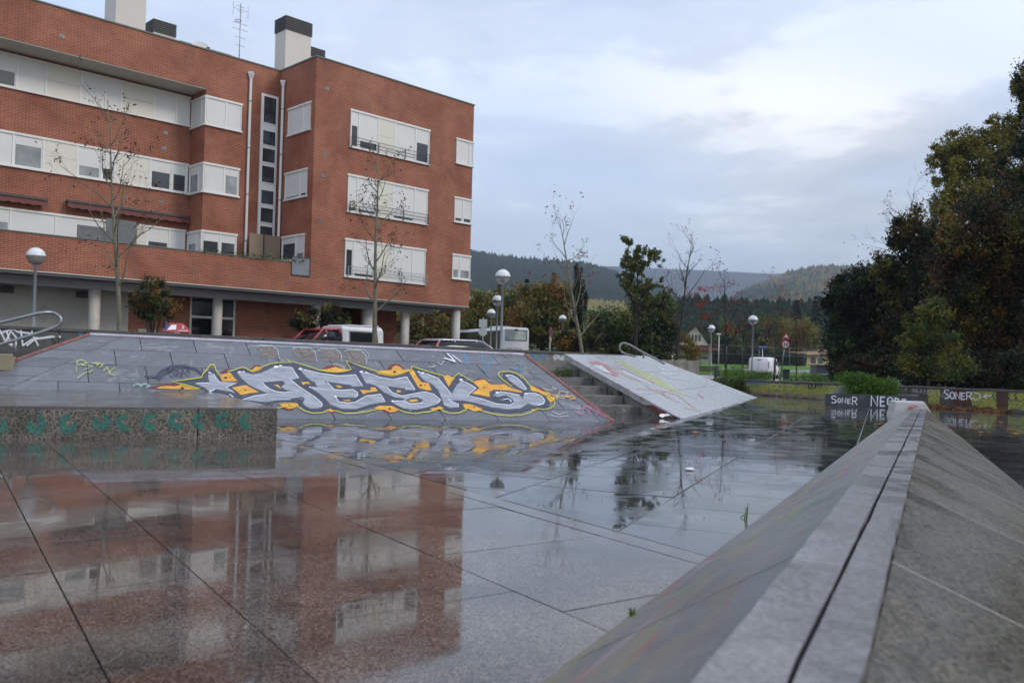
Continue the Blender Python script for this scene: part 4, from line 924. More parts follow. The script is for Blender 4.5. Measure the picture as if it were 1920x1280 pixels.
def window(axis, pl, a0, a1, z0, z1, cells, sill=.05, head=.07):
    """window band on a wall plane: axis 'x' faces the street, 'y' faces the side; cells = (a, b, kind, open fraction at the bottom)"""
    def bx(mb, a, b, d0, d1, z, zz): 
        return mb.box(a, b, pl-d1, pl-d0, z, zz) if axis == 'x' else mb.box(pl-d1, pl-d0, a, b, z, zz)
    f = MB()
    bx(f, a0-.04, a1+.04, -.06, head, z1-.09, z1); bx(f, a0-.04, a1+.04, -.06, .05+sill, z0, z0+.07)
    edges = sorted({c[0] for c in cells} | {c[1] for c in cells})
    for e in edges: bx(f, max(a0, e-.035), min(a1, e+.035), -.05, .05, z0+.07, z1-.09)
    w = bp('window', f, frame_m)
    for (a, b_, kind, fr) in cells:
        a += .035; b_ -= .035; lo, hi = z0+.07, z1-.09
        if kind == 'panel': bx(MB(), 0, 0, 0, 0, 0, 0); m = MB(); bx(m, a, b_, -.05, .035, lo, hi); m.build('infill_panel', cream, w); m = MB(); bx(m, a, b_, -.05, .0372, lo+(hi-lo)*.5-.004, lo+(hi-lo)*.5+.004); m.build('panel_joint', soff, w); continue
        cut = lo+(hi-lo)*fr
        if fr < .97: m = MB(); bx(m, a, b_, -.045, .022, cut, hi); m.build('blind', blind_m, w)
        if fr > .02:
            m = MB(); bx(m, a, b_, -.045, .004, lo, cut); m.build('pane', {'g': pane_m, 'c': pane2, 'o': shade_in}[kind], w)
            m = MB(); bx(m, a, a+.05, -.04, .016, lo, cut); bx(m, b_-.05, b_, -.04, .016, lo, cut); bx(m, a+.05, b_-.05, -.04, .016, lo, lo+.05); m.build('sash', frame_m, w)
    return w
# front wing, big windows and their rails
window('x', 0, 1.9, 6.66, 10.62, 12.43, [(1.9,2.38,'g',.60), (2.38,3.5,'g',.22), (3.5,4.48,'panel',0), (4.48,5.78,'g',0), (5.78,6.66,'g',.58)])
window('x', 0, 1.85, 6.64, 7.59, 9.39, [(1.85,2.38,'g',.12), (2.38,3.5,'g',.08), (3.5,4.48,'panel',0), (4.48,5.82,'g',.08), (5.82,6.64,'g',0)])
window('x', 0, 1.80, 6.6, 4.57, 6.39, [(1.80,2.28,'o',.74), (2.28,3.5,'g',.10), (3.5,4.48,'panel',0), (4.48,5.78,'g',0), (5.78,6.6,'g',0)])
for z, col in ((10.66, iron), (7.64, iron), (4.62, plain('grey_rail', (.22,.27,.32), .4))):
    r = MB()
    for dz in (.14, .28, .46): r.tube([(1.88, -.16, z+dz), (6.62, -.16, z+dz)], .013, 6)
    for x in (1.92, 3.45, 5.05, 6.6): r.box(x-.018, x+.018, -.178, -.142, z-.02, z+.47)
    for x in (1.92, 3.45, 5.05, 6.6): r.box(x-.018, x+.018, -.142, -.0, z-.0, z+.03)
    bp('window_rail', r, col)
for z0, z1, cs in ((11.05,12.41,[(8.48,9.4,'g',.03),(9.4,9.68,'g',.03)]), (7.99,9.35,[(8.46,9.05,'g',.16),(9.05,9.68,'g',.18)]), (5.03,6.37,[(8.42,8.92,'c',.38),(8.92,9.68,'c',.38)])):
    window('x', 0, cs[0][0], 9.68, z0, z1, cs)
# side of the front wing
window('y', 0, .32, 2.24, 11.08, 12.41, [(.32,.9,'g',.05),(.9,2.24,'g',0)]); window('y', 0, .46, 2.34, 8.07, 9.40, [(.46,1.05,'g',.12),(1.05,2.34,'g',.08)])
window('y', 0, .53, 2.46, 5.22, 6.43, [(.53,1.25,'c',.25),(1.25,2.46,'g',.72)])
# corner bay of the recessed wing
for z0, z1, A_, B_ in ((11.02,12.36,[(-3.65,-2.7,'g',.05),(-2.7,-1.95,'g',0)],[(BB+.02,BB+.35,'g',0),(BB+.35,4.45,'g',.04)]), (8.02,9.38,[(-3.65,-2.7,'g',0),(-2.7,-1.98,'c',.72)],[(BB+.02,BB+.45,'g',0),(BB+.45,4.45,'c',.68)]),
                       (4.95,6.36,[(-3.65,-2.8,'g',.70),(-2.8,-2.0,'g',.70)],[(BB+.02,BB+.45,'g',0),(BB+.45,4.45,'c',.62)])):
    window('x', BB, -3.65, A_[-1][1], z0, z1, A_); window('y', -3.65, BB+.02, 4.45, z0, z1, B_)
    bp('corner_post', MB().box(-3.70, -3.60, BB-.05, BB+.05, z0, z1), frame_m)
# long recessed facade
window('x', AA, -15.0, -3.75, 11.14, 12.52, [(-15,-13.2,'g',0),(-13.2,-11.5,'panel',0),(-11.5,-10.8,'g',.48),(-10.8,-9.75,'g',0),(-9.75,-8.42,'panel',0),(-8.42,-7.43,'g',0),(-7.43,-6.79,'g',0),(-6.79,-5.36,'panel',0),(-5.36,-4.37,'g',0),(-4.37,-3.75,'g',0)])
window('x', AA, -15.0, -3.75, 8.06, 9.46, [(-15,-13.4,'g',.4),(-13.4,-11.9,'panel',0),(-11.9,-10.85,'g',0),(-10.85,-9.75,'c',.70),(-9.75,-8.46,'panel',0),(-8.46,-7.5,'c',.36),(-7.5,-6.95,'o',.40),(-6.95,-5.45,'panel',0),(-5.45,-4.48,'g',.60),(-4.48,-3.78,'g',.62)])
window('x', AA, -15.0, -3.78, 4.95, 6.45, [(-15,-13,'g',.3),(-13,-11.6,'panel',0),(-11.6,-10.85,'c',.62),(-10.85,-9.2,'g',0),(-9.2,-7.4,'g',.35),(-7.4,-6.85,'c',.65),(-6.85,-5.5,'panel',0),(-5.5,-4.5,'g',.55),(-4.5,-3.78,'g',.1)])
bp('terrace_screen', MB().box(-9.3, -8.3, 1.6, 1.66, 5.0, 5.72).box(-8.28, -7.1, 1.5, 1.56, 5.0, 6.1), plain('grey_screen', (.13,.14,.14), .6, .3, 6))
bp('terrace_screen', MB().box(-1.66, -.1, BB-.6, BB-.55, 5.0, 6.42), plain('reed_screen', (.26,.19,.13), .8, .25, 20)); 
bp('screen_post', MB().box(-.98, -.94, BB-.66, BB-.60, 5.0, 6.45), iron)
# awnings, vents, drain pipes
for x0, x1, z in ((-15, -9.6, 6.96), (-8.86, -3.69, 7.05)):
    aw = bp('awning', MB().box(x0, x1, AA-.30, AA-.02, z-.09, z), iron)
    n = int((x1-x0)/.18); m = MB(); zt = z-.09
    pts = [(x0, AA-.25, zt), (x1, AA-.25, zt)]; bot = []
    for k in range(n+1): bot.append((x0+(x1-x0)*k/n, AA-.36, zt-.21-.045*abs(sin(k*pi/2.0))))
    for k in range(n):
        a0 = (x0+(x1-x0)*k/n, AA-.25, zt); a1 = (x0+(x1-x0)*(k+1)/n, AA-.25, zt); m.add([a0, a1, bot[k+1], bot[k]], [(0,1,2,3)])
    m.build('valance', awn_m, aw, recalc=False)
for x, y, z in ((.5,0,12.98),(.47,0,9.98),(.42,0,9.0),(.36,0,6.95),(-9.73,BB,13.2),(-4.9,AA,10.6),(-4.95,AA,9.9),(-5.0,AA,7.5)):
    vt = bp('vent_grille', MB().box(x, x+.17, y-.02, y+.02, z, z+.15), steel); 
    mv = MB(); [mv.box(x+.02, x+.15, y-.026, y-.02, z+.02+k*.035, z+.035+k*.035) for k in range(4)]; mv.build('louvre', iron, vt)
def pipe(x, y, z0, z1, side=(0,-1)):
    m = MB(); X, Y = x+side[0]*.10, y+side[1]*.10
    m.lathe([(.062, z0), (.062, z1)], (X, Y, 0), 10); p = bp('drain_pipe', m, frame_m)
    hp = MB(); hp.lathe([(.065,z1-.02),(.13,z1+.16),(.16,z1+.24),(.16,z1+.30),(.0,z1+.30)], (X, Y, 0), 4, smooth=False); hp.build('hopper', frame_m, p)
    for k in range(4):
        z = z0+(z1-z0)*(k+.5)/4; br_ = MB(); br_.lathe([(.07,z),(.07,z+.05)], (X, Y, 0), 10); br_.build('bracket', steel, p)
pipe(-1.58, BB, 5.0, 13.6); pipe(0, 2.66, 4.9, 13.5, (-1, 0))
# stair tower windows: white strip with dark panes
st = MB(); zs = [(11.76,12.98),(10.73,11.38),(9.92,10.55),(8.96,9.72),(7.95,8.58),(7.09,7.75),(6.0,6.89)]
strip_ = bp('stair_window', MB().box(-.98, -.10, BB-.05, BB+.02, 5.9, 13.1), frame_m)
for k, (a, b_) in enumerate(zs):
    MB().box(-.86, -.22, BB-.056, BB-.03, a, b_).build('pane', pane_m, strip_)
    fm = MB().box(-.90, -.86, BB-.075, BB-.05, a-.04, b_+.04).box(-.22, -.18, BB-.075, BB-.05, a-.04, b_+.04).box(-.86, -.22, BB-.075, BB-.05, b_, b_+.04).box(-.86, -.22, BB-.075, BB-.05, a-.04, a); fm.build('sash', white_p, strip_)
# roof: chimneys with dark louvred cowls, hut, dish, aerial
chim = plain('chimney_render', (.60,.55,.49), .7, .07, .8); cowl = plain('dark_cowl', (.02,.022,.022), .45, .2, 8)
def chimney(x0, x1, y0, y1, zt, cz=.55, n=7):
    c = bp('chimney', MB().box(x0, x1, y0, y1, 14.0, zt-cz), chim, bev=.01)
    for k in range(n):
        z = zt-cz+cz*(k+.12)/n; MB().box(x0-.04, x1+.04, y0-.04, y1+.04, z, z+cz/n*.62).build('cowl_slat', cowl, c)
    MB().box(x0+.05, x1-.05, y0+.05, y1-.05, zt-cz, zt-.03).build('cowl_core', cowl, c)
chimney(-6.95, -5.65, 5.0, 6.3, 17.9); chimney(-5.05, -4.05, 5.6, 6.6, 16.05, .6); chimney(.72, 2.15, 4.0, 5.0, 17.55, .7, 8); chimney(2.2, 3.0, 4.1, 4.95, 16.45, .5, 6)
hut = bp('roof_hut', MB().box(-3.6, -1.15, 6.0, 8.0, 14.2, 15.45), chim, bev=.01); MB().box(-3.66, -1.09, 5.94, 8.06, 15.45, 15.52).build('hut_cap', capm, hut)
for k in range(3): MB().lathe([(.07, 14.4), (.07, 15.0), (.11, 15.0), (.11, 15.12), (0, 15.12)], (-4.5+.16*k, 5.2, 0), 8).build('vent_pipe', cowl, bld)
dish = MB(); prof = [(0, 0), (.2, .02), (.38, .08), (.50, .15)]; dish.lathe(prof, (0, 0, 0), 20)
Rm = Matrix.Translation((-2.75, 5.75, 15.15)) @ Matrix.Rotation(radians(70), 4, 'X') @ Matrix.Rotation(radians(-15), 4, 'Y')
dish.v = [tuple(Rm @ Vector(p)) for p in dish.v]; dsh = bp('satellite_dish', dish, white_p, recalc=False); a_ = MB(); a_.tube([(-2.75, 5.75, 15.1), (-2.6, 5.3, 15.25)], .02, 6); a_.box(-2.66, -2.54, 5.22, 5.34, 15.2, 15.32); a_.tube([(-2.75, 5.8, 15.15), (-2.75, 5.9, 14.3)], .035, 6); a_.build('receiver_arm', iron, dsh)
an = MB(); ax_, ay_ = -.55, 6.2
an.tube([(ax_, ay_, 14.2), (ax_, ay_, 18.3)], .022, 6)
for s in (-.07, .07): an.tube([(ax_+s, ay_+.05, 14.2), (ax_+s*.9, ay_+.05, 15.6)], .014, 5)
for k in range(9): an.tube([(ax_-.07, ay_+.05, 14.3+.15*k), (ax_+.07, ay_+.05, 14.3+.15*k)], .009, 4)
aer = bp('roof_aerial', an, steel)
yg = MB()
for z, w in ((18.15,.22),(17.9,.16),(17.3,.38),(17.0,.42),(16.6,.30),(16.2,.25)):
    yg.tube([(ax_-w, ay_, z), (ax_+w, ay_, z)], .011, 5)
for s in (-.4,.4): yg.tube([(ax_+s, ay_, 17.65), (ax_+s, ay_, 18.3)], .010, 5)
yg.tube([(ax_-.4, ay_, 18.0), (ax_+.4, ay_, 18.0)], .010, 5); yg.lathe([(.16,-.02),(.17,0),(.16,.02)], (ax_-.12, ay_, 17.42), 10)
yg.build('aerial_elements', steel, aer)
# plants trailing along the parapet
# ------------------------------------------------------------------ lamps
globe_w = plain('globe_white_cap', (.70,.71,.72), .35, .05, 2); gm, t, b, o = nodes('globe_smoked_glass')
b.inputs['Base Color'].default_value = (.42,.41,.39,1); b.inputs['Roughness'].default_value = .12; b.inputs['Transmission Weight'].default_value = .55; b.inputs['IOR'].default_value = 1.1
pole_m = plain('lamp_pole', (.24,.26,.28), .5, .15, 3)
def lamp0(label, grp, loc, H):
    r = thing('street_lamp', label, 'street lamp', loc, 0, grp)
    p = MB(); p.lathe([(0,0),(.13,0),(.13,.04),(.075,.10),(.07,1.2),(.055,1.25),(.052,H-.72),(.085,H-.70),(.085,H-.64),(.0,H-.64)], n=14); p.build('pole', pole_m, r)
    R = .325; zc_ = H-R-.02
    MB().lathe([(R*cos(a), R*sin(a)) for a in lin(.06, pi/2-.02, 10)]+[(0, R)], (0,0,zc_), 24).build('upper_shell', globe_w, r)
    MB().lathe([(R*.985*cos(a), R*.985*sin(a)) for a in lin(.04, -pi/2+.26, 9)], (0,0,zc_), 24).build('lower_globe', gm, r)
    MB().lathe([(R*1.01,-.012),(R*1.01,.022)], (0,0,zc_), 24).build('seam_ring', steel, r)
    MB().lathe([(0,-.20),(.05,-.20),(.055,.02),(.16,.05),(.16,.07),(0,.07)], (0,0,zc_), 12).build('lamp_holder', white_p, r)
    MB().lathe([(0,R-.01),(.10,R-.015),(.10,R+.02),(0,R+.03)], (0,0,zc_), 12).build('top_cap', steel, r)
    return r
H0 = 4.45; lg_ = 'globe street lamps'
def top_dist(px, py, z):                                  # distance at which a point of height z shows at this photo row
    r = ray(px, py); return (z-EYE)/r.z*r.y
L0 = None
for px, py, zb, lab in ((943, 504, .3, 'tallest globe street lamp, in front of the white coach'), (933, 553, .3, 'globe street lamp partly hidden behind the tallest lamp pole'),
                        (921.5, 579, .3, 'globe street lamp just left of the two overlapping lamps'), (1055, 590, .3, 'globe street lamp behind the low wall between the coach and the cypress'),
                        (1334, 608, -.1, 'globe street lamp in front of the house with the red roof'), (1412, 590, -.1, 'globe street lamp standing behind the white delivery van'), (859, 605, .3, 'small distant globe lamp between the building pillar and the coach')):
    d_ = top_dist(px, py, zb+H0); P_ = D(px, py, d_); base_ = (P_.x, P_.y, terrain(P_.x, P_.y) if abs(zb-.3) > .01 else .3)
    if L0 is None: L0 = lamp0(lab, lg_, base_, H0)
    else: copy_tree(L0, base_, 0, lab)
P_ = D(68, 463, 26.4); c_ = copy_tree(L0, (P_.x, P_.y, .3), 0, 'globe street lamp standing before the white ground floor wall at the far left'); c_.scale = (.85, .85, (P_.z-.3)/H0)
# handrails
def rail(name, label, pts, r, posts):
    t_ = thing(name, label, 'handrail', tuple(pts[0])); m = MB()
    P_ = [Vector(p) for p in pts]; fine = []
    for i in range(len(P_)-1):
        p0 = P_[max(i-1,0)]; p1 = P_[i]; p2_ = P_[i+1]; p3 = P_[min(i+2, len(P_)-1)]
        for k in range(5):
            u = k/5; fine.append(.5*((2*p1)+(p2_-p0)*u+(2*p0-5*p1+4*p2_-p3)*u*u+(3*p1-p0-3*p2_+p3)*u**3))
    fine.append(P_[-1]); m.tube(fine, r, 10); m.build('rail_tube', steel, t_, world=True)
    for a, b_ in posts: q = MB(); q.tube([a, b_], r*.85, 8); q.build('post', steel, t_, world=True)
hp = [(-95,627,12.2),(-40,614,12.3),(0,605,12.4),(45,594,12.5),(78,586.5,12.6),(98,586,12.7),(112,594,12.72),(113.5,605,12.72),(103,613,12.7),(60,628,12.55),(0,646,12.4),(-60,664,12.25),(-95,674,12.2)]
rail('handrail', 'looped tubular steel handrail at the far left edge', [D(*p) for p in hp], .026, [(D(30, 634, 12.47), D(27.5, 668, 12.47)), (D(-80, 668, 12.2), D(-82, 700, 12.2))])
hp = [(1330,732,15.9),(1290,706,17.2),(1245,681,18.5),(1205,660,19.6),(1180,646,20.2),(1168,643,20.3),(1162.5,648,20.3),(1163,656,20.3),(1170,662,20.3),(1190,668,19.9)]
rail('handrail', 'thin looped steel handrail rising above the top of the pale ramp', [D(px, py, d_+1.6) for px, py, d_ in hp[2:]], .026, [(D(1207, 661.5, 21.2), D(1206.5, 672, 21.2))])

# ------------------------------------------------------------------ signs
red_s = plain('sign_red', (.45,.02,.02), .4, .08); blue_s = plain('sign_blue', (.03,.05,.20), .4, .1); sgrey = plain('sign_back', (.42,.43,.42), .45, .12, 5)
def disc(c, r, n, yy, th_, rot=0): return [(c[0]+r*cos(2*pi*k/n+rot), yy, c[1]+r*sin(2*pi*k/n+rot)) for k in range(n)]
P_ = D(905, 640, 40); r = thing('traffic_sign', 'two grey sign backs, square over octagonal, on one pole beside the coach', 'traffic sign', (P_.x, P_.y, .3))
zc1 = D(905, 606, 40).z-.3; zc2 = D(905, 622, 40).z-.3
MB().tube([(0,0,0),(0,0,zc1+.3)], .03, 8).build('pole', steel, r); MB().prism(disc((0, zc1), .27, 4, -.035, 0, pi/4), (0, .012, 0)).build('square_plate', sgrey, r, bev=.003)
MB().prism(disc((0, zc2), .215, 8, -.05, 0, pi/8), (0, .012, 0)).build('octagonal_plate', sgrey, r, bev=.003); MB().box(-.2,.2,-.03,-.02,zc1-.02,zc1+.02).build('bracket', steel, r)
P_ = D(1031, 650, 46); r = thing('traffic_sign', 'no parking sign seen nearly edge-on, purple and red on a pale pole', 'traffic sign', (P_.x, P_.y, .3), radians(68)); z = D(1033, 622, 46).z-.3
MB().tube([(0,0,0),(0,0,z+.1)], .035, 8).build('pole', sgrey, r); MB().prism(disc((0, z), .25, 24, -.05, 0), (0, .015, 0)).build('plate', red_s, r); MB().prism(disc((0, z), .19, 24, -.056, 0), (0, .006, 0)).build('blue_field', blue_s, r); MB().box(-.08,.08,-.05,-.035,z-.52,z-.32).build('small_plate', sgrey, r)
dd = 52; P_ = D(1462, 712, dd); r = thing('traffic_sign', 'leaning pole with a red triangular bump warning above a round 30 limit', 'traffic sign', (P_.x, P_.y, terrain(P_.x, P_.y)), 0)
tilt = D(1473.5, 640, dd); zc2 = tilt.z-r.location.z; dxp = tilt.x-P_.x
MB().tube([(0,.02,0),(dxp*1.05,.02,zc2+.35)], .035, 8).build('pole', steel, r)
cx_ = D(1472.5, 645.5, dd); zr_ = cx_.z-r.location.z; xr = cx_.x-P_.x
MB().prism(disc((xr, zr_), .275, 28, -.04, 0), (0, .02, 0)).build('round_plate', red_s, r); MB().prism(disc((xr, zr_), .20, 28, -.046, 0), (0, .006, 0)).build('white_field', white_p, r)
m = MB(); write(m, '30', xr-.135, zr_-.085, .115, .17, .040, lambda x, y, o_: (x, -.05-o_, y), 0, 0, .35); m.build('numerals', iron, r, recalc=False)
ct = D(1473.5, 631.5, dd); zt_ = ct.z-r.location.z; xt = ct.x-P_.x
tri = lambda s, yy: [(xt-s, yy, zt_-s*.62), (xt+s, yy, zt_-s*.62), (xt, yy, zt_+s*1.1)]
MB().prism(tri(.27,-.04), (0,.02,0)).build('triangle_plate', red_s, r); MB().prism(tri(.17,-.046), (0,.006,0)).build('triangle_field', white_p, r)
m = MB(); m.poly([(xt+.13*cos(a), -.05, zt_-.10+.07*sin(a)) for a in lin(0, pi, 9)]); m.build('bump_symbol', iron, r, recalc=False)
dd = 78; P_ = D(1429, 700, dd); r = thing('street_sign', 'small dark blue direction board on a short post behind the van', 'street sign', (P_.x, P_.y, terrain(P_.x, P_.y))); z = D(1429, 652, dd).z-r.location.z
MB().tube([(0,0,0),(0,0,z)], .04, 8).build('pole', sgrey, r); MB().box(-.36,.36,-.05,-.02,z-.13,z+.10).build('board', blue_s, r, bev=.005); MB().box(-.38,.38,-.055,-.015,z+.10,z+.14).build('board_edge', sgrey, r)
P_ = D(1473.5, 713, 47); r = thing('litter_bin', 'dark square litter bin beside the speed limit sign pole', 'bin', (P_.x, P_.y, terrain(P_.x, P_.y))); zt_ = D(1473.5, 692, 47).z-r.location.z
MB().add([(-.13,-.13,.25),(.13,-.13,.25),(.13,.13,.25),(-.13,.13,.25),(-.17,-.17,zt_),(.17,-.17,zt_),(.17,.17,zt_),(-.17,.17,zt_)], [(0,3,2,1),(4,5,6,7),(0,1,5,4),(1,2,6,5),(2,3,7,6),(3,0,4,7)]).build('bin_body', iron, r, bev=.01); MB().tube([(0,.2,0),(0,.2,zt_*.95)], .03, 6).build('post', iron, r)

# ------------------------------------------------------------------ vehicles
tyre = plain('tyre', (.02,.02,.02), .8); rim_m = plain('wheel_rim', (.35,.36,.37), .35, .1, 8, .6); car_glass = glass('car_glass', (.012,.014,.017), .12, .35); lamp_r = plain('tail_light_red', (.50,.02,.015), .25, .1, 6, coat=.6); lamp_w = plain('clear_light', (.55,.55,.52), .15, .1, 6, coat=.6)
bumper = plain('black_plastic', (.03,.03,.032), .55); rubber = bumper
def wheel(par, x, y, r, w=.2):
    m = MB(); s = 1 if y > 0 else -1
    def disk(rr, y0, y1, n=20): 
        vs = [(x+rr*cos(2*pi*k/n), y0, r+rr*sin(2*pi*k/n)) for k in range(n)]+[(x+rr*cos(2*pi*k/n), y1, r+rr*sin(2*pi*k/n)) for k in range(n)]
        return vs, [list(range(n)), list(range(n, 2*n))]+[(k, (k+1) % n, n+(k+1) % n, n+k) for k in range(n)]
    w_ = MB().add(*disk(r, y, y-s*w)).build('wheel', tyre, par, bev=.02)
    MB().add(*disk(r*.62, y+s*.006, y-s*.05)).build('rim', rim_m, w_)
def loft_body(par, name, mat, st, half):
    """st: list of (x, z_bottom, z_top, halfwidth_bottom, halfwidth_top)"""
    secs = []
    for x, zb, zt, hb, ht in st:
        secs.append([(x,-hb*.92,zb),(x,-hb,zb+(zt-zb)*.18),(x,-hb,zb+(zt-zb)*.55),(x,-(hb+ht)/2,zt-(zt-zb)*.12),(x,-ht*.9,zt),(x,ht*.9,zt),(x,(hb+ht)/2,zt-(zt-zb)*.12),(x,hb,zb+(zt-zb)*.55),(x,hb,zb+(zt-zb)*.18),(x,hb*.92,zb)])
    return MB().loft(secs).build(name, mat, par)
def car(label, grp, loc, rz, col, L=4.4, W_=1.76, Hh=1.5, kind='wagon'):
    """x axis points forward, origin on the ground under the middle"""
    r = thing('parked_car', label, 'car', loc, rz, grp); h = L/2; w = W_/2; bz = Hh*.58
    loft_body(r, 'body', col, [(-h,.35,bz*.92,w*.86,w*.80),(-h+.12,.22,bz,w*.97,w*.9),(-h+.9,.2,bz+.02,w,w*.94),(0,.2,bz,w,w*.95),(h-1.25,.2,bz-.02,w,w*.93),(h-.35,.22,bz-.16,w*.95,w*.82),(h,.35,bz-.32,w*.80,w*.66)], w)
    tail = -h+.12 if kind != 'sedan' else -h+.85
    roof0, roof1 = tail+.42, h-1.95
    def sec(x, z, hw_): return [(x,-hw_,z),(x,hw_,z)]
    # glasshouse: side, rear and front glass between belt line and roof
    gl = [(tail,bz-.03,bz+.02,w*.86,w*.84),(roof0-.05,bz-.03,Hh-.07,w*.9,w*.72),(roof1,bz-.03,Hh-.05,w*.9,w*.72),(h-1.02,bz-.03,bz,w*.88,w*.80)]
    loft_body(r, 'glasshouse', car_glass, gl, w)
    loft_body(r, 'roof', col, [(roof0-.12,Hh-.10,Hh-.04,w*.73,w*.64),(roof0+.1,Hh-.085,Hh,w*.75,w*.66),(roof1-.2,Hh-.085,Hh,w*.75,w*.66),(roof1+.12,Hh-.12,Hh-.06,w*.74,w*.64)], w)
    for s in (-1, 1):
        for xa, za, xb, zb_ in ((tail+.02,bz,roof0-.08,Hh-.07),(-.0,bz,-.02,Hh-.07),(h-1.04,bz-.01,roof1+.04,Hh-.08),(-h+1.2,bz,-h+1.15,Hh-.07)):
            MB().tube([(xa, s*w*.895, za), (xb, s*w*.745, zb_)], .035 if xa != 0 else .03, 6).build('pillar', col, r)
        MB().box(-h-.005,-h+.16,s*w*.86-.1,s*w*.86+.06,bz-.32,bz+.02).build('tail_light', lamp_r, r, bev=.02)
        if kind == 'wagon': MB().tube([(tail-.0, s*w*.875, bz-.05), (tail+.17, s*w*.82, (bz+Hh)/2), (roof0-.12, s*w*.775, Hh-.14)], [.07,.06,.045], 8).build('tail_light', lamp_r, r)
        MB().box(h-.32,h-.02,s*w*.66-.16,s*w*.66+.14,bz-.45,bz-.27).build('headlight', lamp_w, r, bev=.03)
        MB().box(h-1.25,h-1.08,s*(w+.07)-.08,s*(w+.07)+.08,bz-.02,bz+.12).build('mirror', col, r, bev=.03)
        wheel(r, h-.85, s*w, .31); wheel(r, -h+.78, s*w, .31)
    MB().box(-h-.03,-h+.1,-w*.85,w*.85,.28,.5).build('rear_bumper', bumper, r, bev=.03); MB().box(-h-.012,-h+.05,-.26,.26,.56,.67).build('number_plate', white_p, r)
    return r
silver_p = plain('silver_car_paint', (.40,.41,.43), .3, .06, 3, .4, bmp=0, coat=.8); red_p = plain('red_car_paint', (.34,.018,.018), .3, .08, 3, bmp=0, coat=.7); white_c = plain('white_car_paint', (.66,.66,.66), .35, .06, 2, bmp=.02, coat=.5); bluep = plain('pale_blue_car_paint', (.22,.30,.36), .3, .06, 3, bmp=0, coat=.6)
P_ = D(876, 640, 34.0); car('silver estate car with red tail lights parked behind the ramp top', None, (P_.x, P_.y, .3), radians(38), silver_p, 4.4, 1.78, 1.40)
fin = thing('car_aerial_dummy', 'x', 'x') if False else None
P_ = D(1592, 690, 112); car('small pale blue car half hidden behind the grey shed', None, (P_.x, P_.y, terrain(P_.x, P_.y)), radians(170), bluep, 4.0, 1.7, 1.5)
P_ = D(331, 640, 28.5); zr0 = D(331, 622.5, 28.5).z
drv = car('red driving school car hidden below the ramp edge, roof sign showing', None, (P_.x, P_.y, zr0-1.55), radians(200), red_p, 4.1, 1.7, 1.42)
# its roof sign is strapped to the roof, so it is part of the car
sgn = MB(); zz = 1.54; hw_ = .49
sgn.add([(-hw_,-.30,zz),(hw_,-.30,zz),(hw_,.30,zz),(-hw_,.30,zz),(-.20,-.06,zz+.31),(.24,-.06,zz+.31),(.24,.06,zz+.31),(-.20,.06,zz+.31)], [(0,3,2,1),(4,5,6,7),(0,1,5,4),(1,2,6,5),(2,3,7,6),(3,0,4,7)])
for x in (-.3, .3): sgn.box(x-.03, x+.03, -.2, .2, 1.40, zz+.01)
sn_ = sgn.build('roof_sign', red_p, drv, bev=.02)
def sf(x, z, o_=.004): # the slope of the sign that faces the park (local +y side)
    f = (z-zz)/.31; return (x, .30-.24*f+o_, z)
MB().poly([sf(a, b_, .012) for a, b_ in ((.35,zz+.03),(.44,zz+.03),(.27,zz+.27),(.20,zz+.27))]).build('blue_panel', blue_s, sn_, recalc=False)
m = MB(); m.poly([sf(a, b_, .010) for a, b_ in ((.02,zz+.09),(.30,zz+.07),(.17,zz+.24),(.02,zz+.25))]); m.build('white_panel', white_p, sn_, recalc=False)
m = MB(); write(m, '2', .16, zz+.13, .06, .09, .02, lambda x, y, o_: sf(-x, y, .014)); [m.ribbon([(.05+.045*k, zz+.06), (.08+.045*k, zz+.06)], .03, lambda x, y, o_: sf(-x, y, .015)) for k in range(7)]; m.build('lettering', white_p, sn_, recalc=False)

# red van with white hardtop: x forward
P_ = D(618, 640, 34.5); zb = .3; topz = D(630, 609.5, 34.0).z-zb
rv = thing('parked_van', 'boxy red van with a white hardtop parked below the brick wall', 'van', (P_.x, P_.y, zb), radians(225))
Hh = topz
loft_body(rv, 'body', red_p, [(-2.1,.35,1.0,.78,.76),(-2.0,.25,1.05,.82,.80),(0,.25,1.05,.84,.82),(1.15,.25,1.03,.83,.80),(1.9,.3,.95,.78,.70),(2.1,.4,.80,.72,.60)], .82)
MB().loft([[(x,-w0,1.04),(x,-w0,1.2),(x,-w0+.02,z-.14),(x,-w0+.10,z-.03),(x,-w0+.2,z),(x,w0-.2,z),(x,w0-.10,z-.03),(x,w0-.02,z-.14),(x,w0,1.2),(x,w0,1.04)] for x, z, w0 in ((-2.08,Hh-.06,.80),(-2.0,Hh,.82),(-.2,Hh,.82),(-.08,Hh-.03,.81))], smooth=False).build('hardtop', white_c, rv, bev=.02)
MB().box(-1.9,-.35,-.72,.72,Hh-.01,Hh+.05).build('roof_ridge', white_c, rv, bev=.02)
loft_body(rv, 'cab_glass', car_glass, [(-.06,1.03,Hh-.20,.80,.66),(.72,1.03,Hh-.20,.80,.66),(1.42,1.03,1.06,.78,.74)], .8)
loft_body(rv, 'cab_roof', red_p, [(-.07,Hh-.22,Hh-.13,.68,.62),(.3,Hh-.22,Hh-.12,.70,.64),(.80,Hh-.24,Hh-.16,.68,.60)], .8)
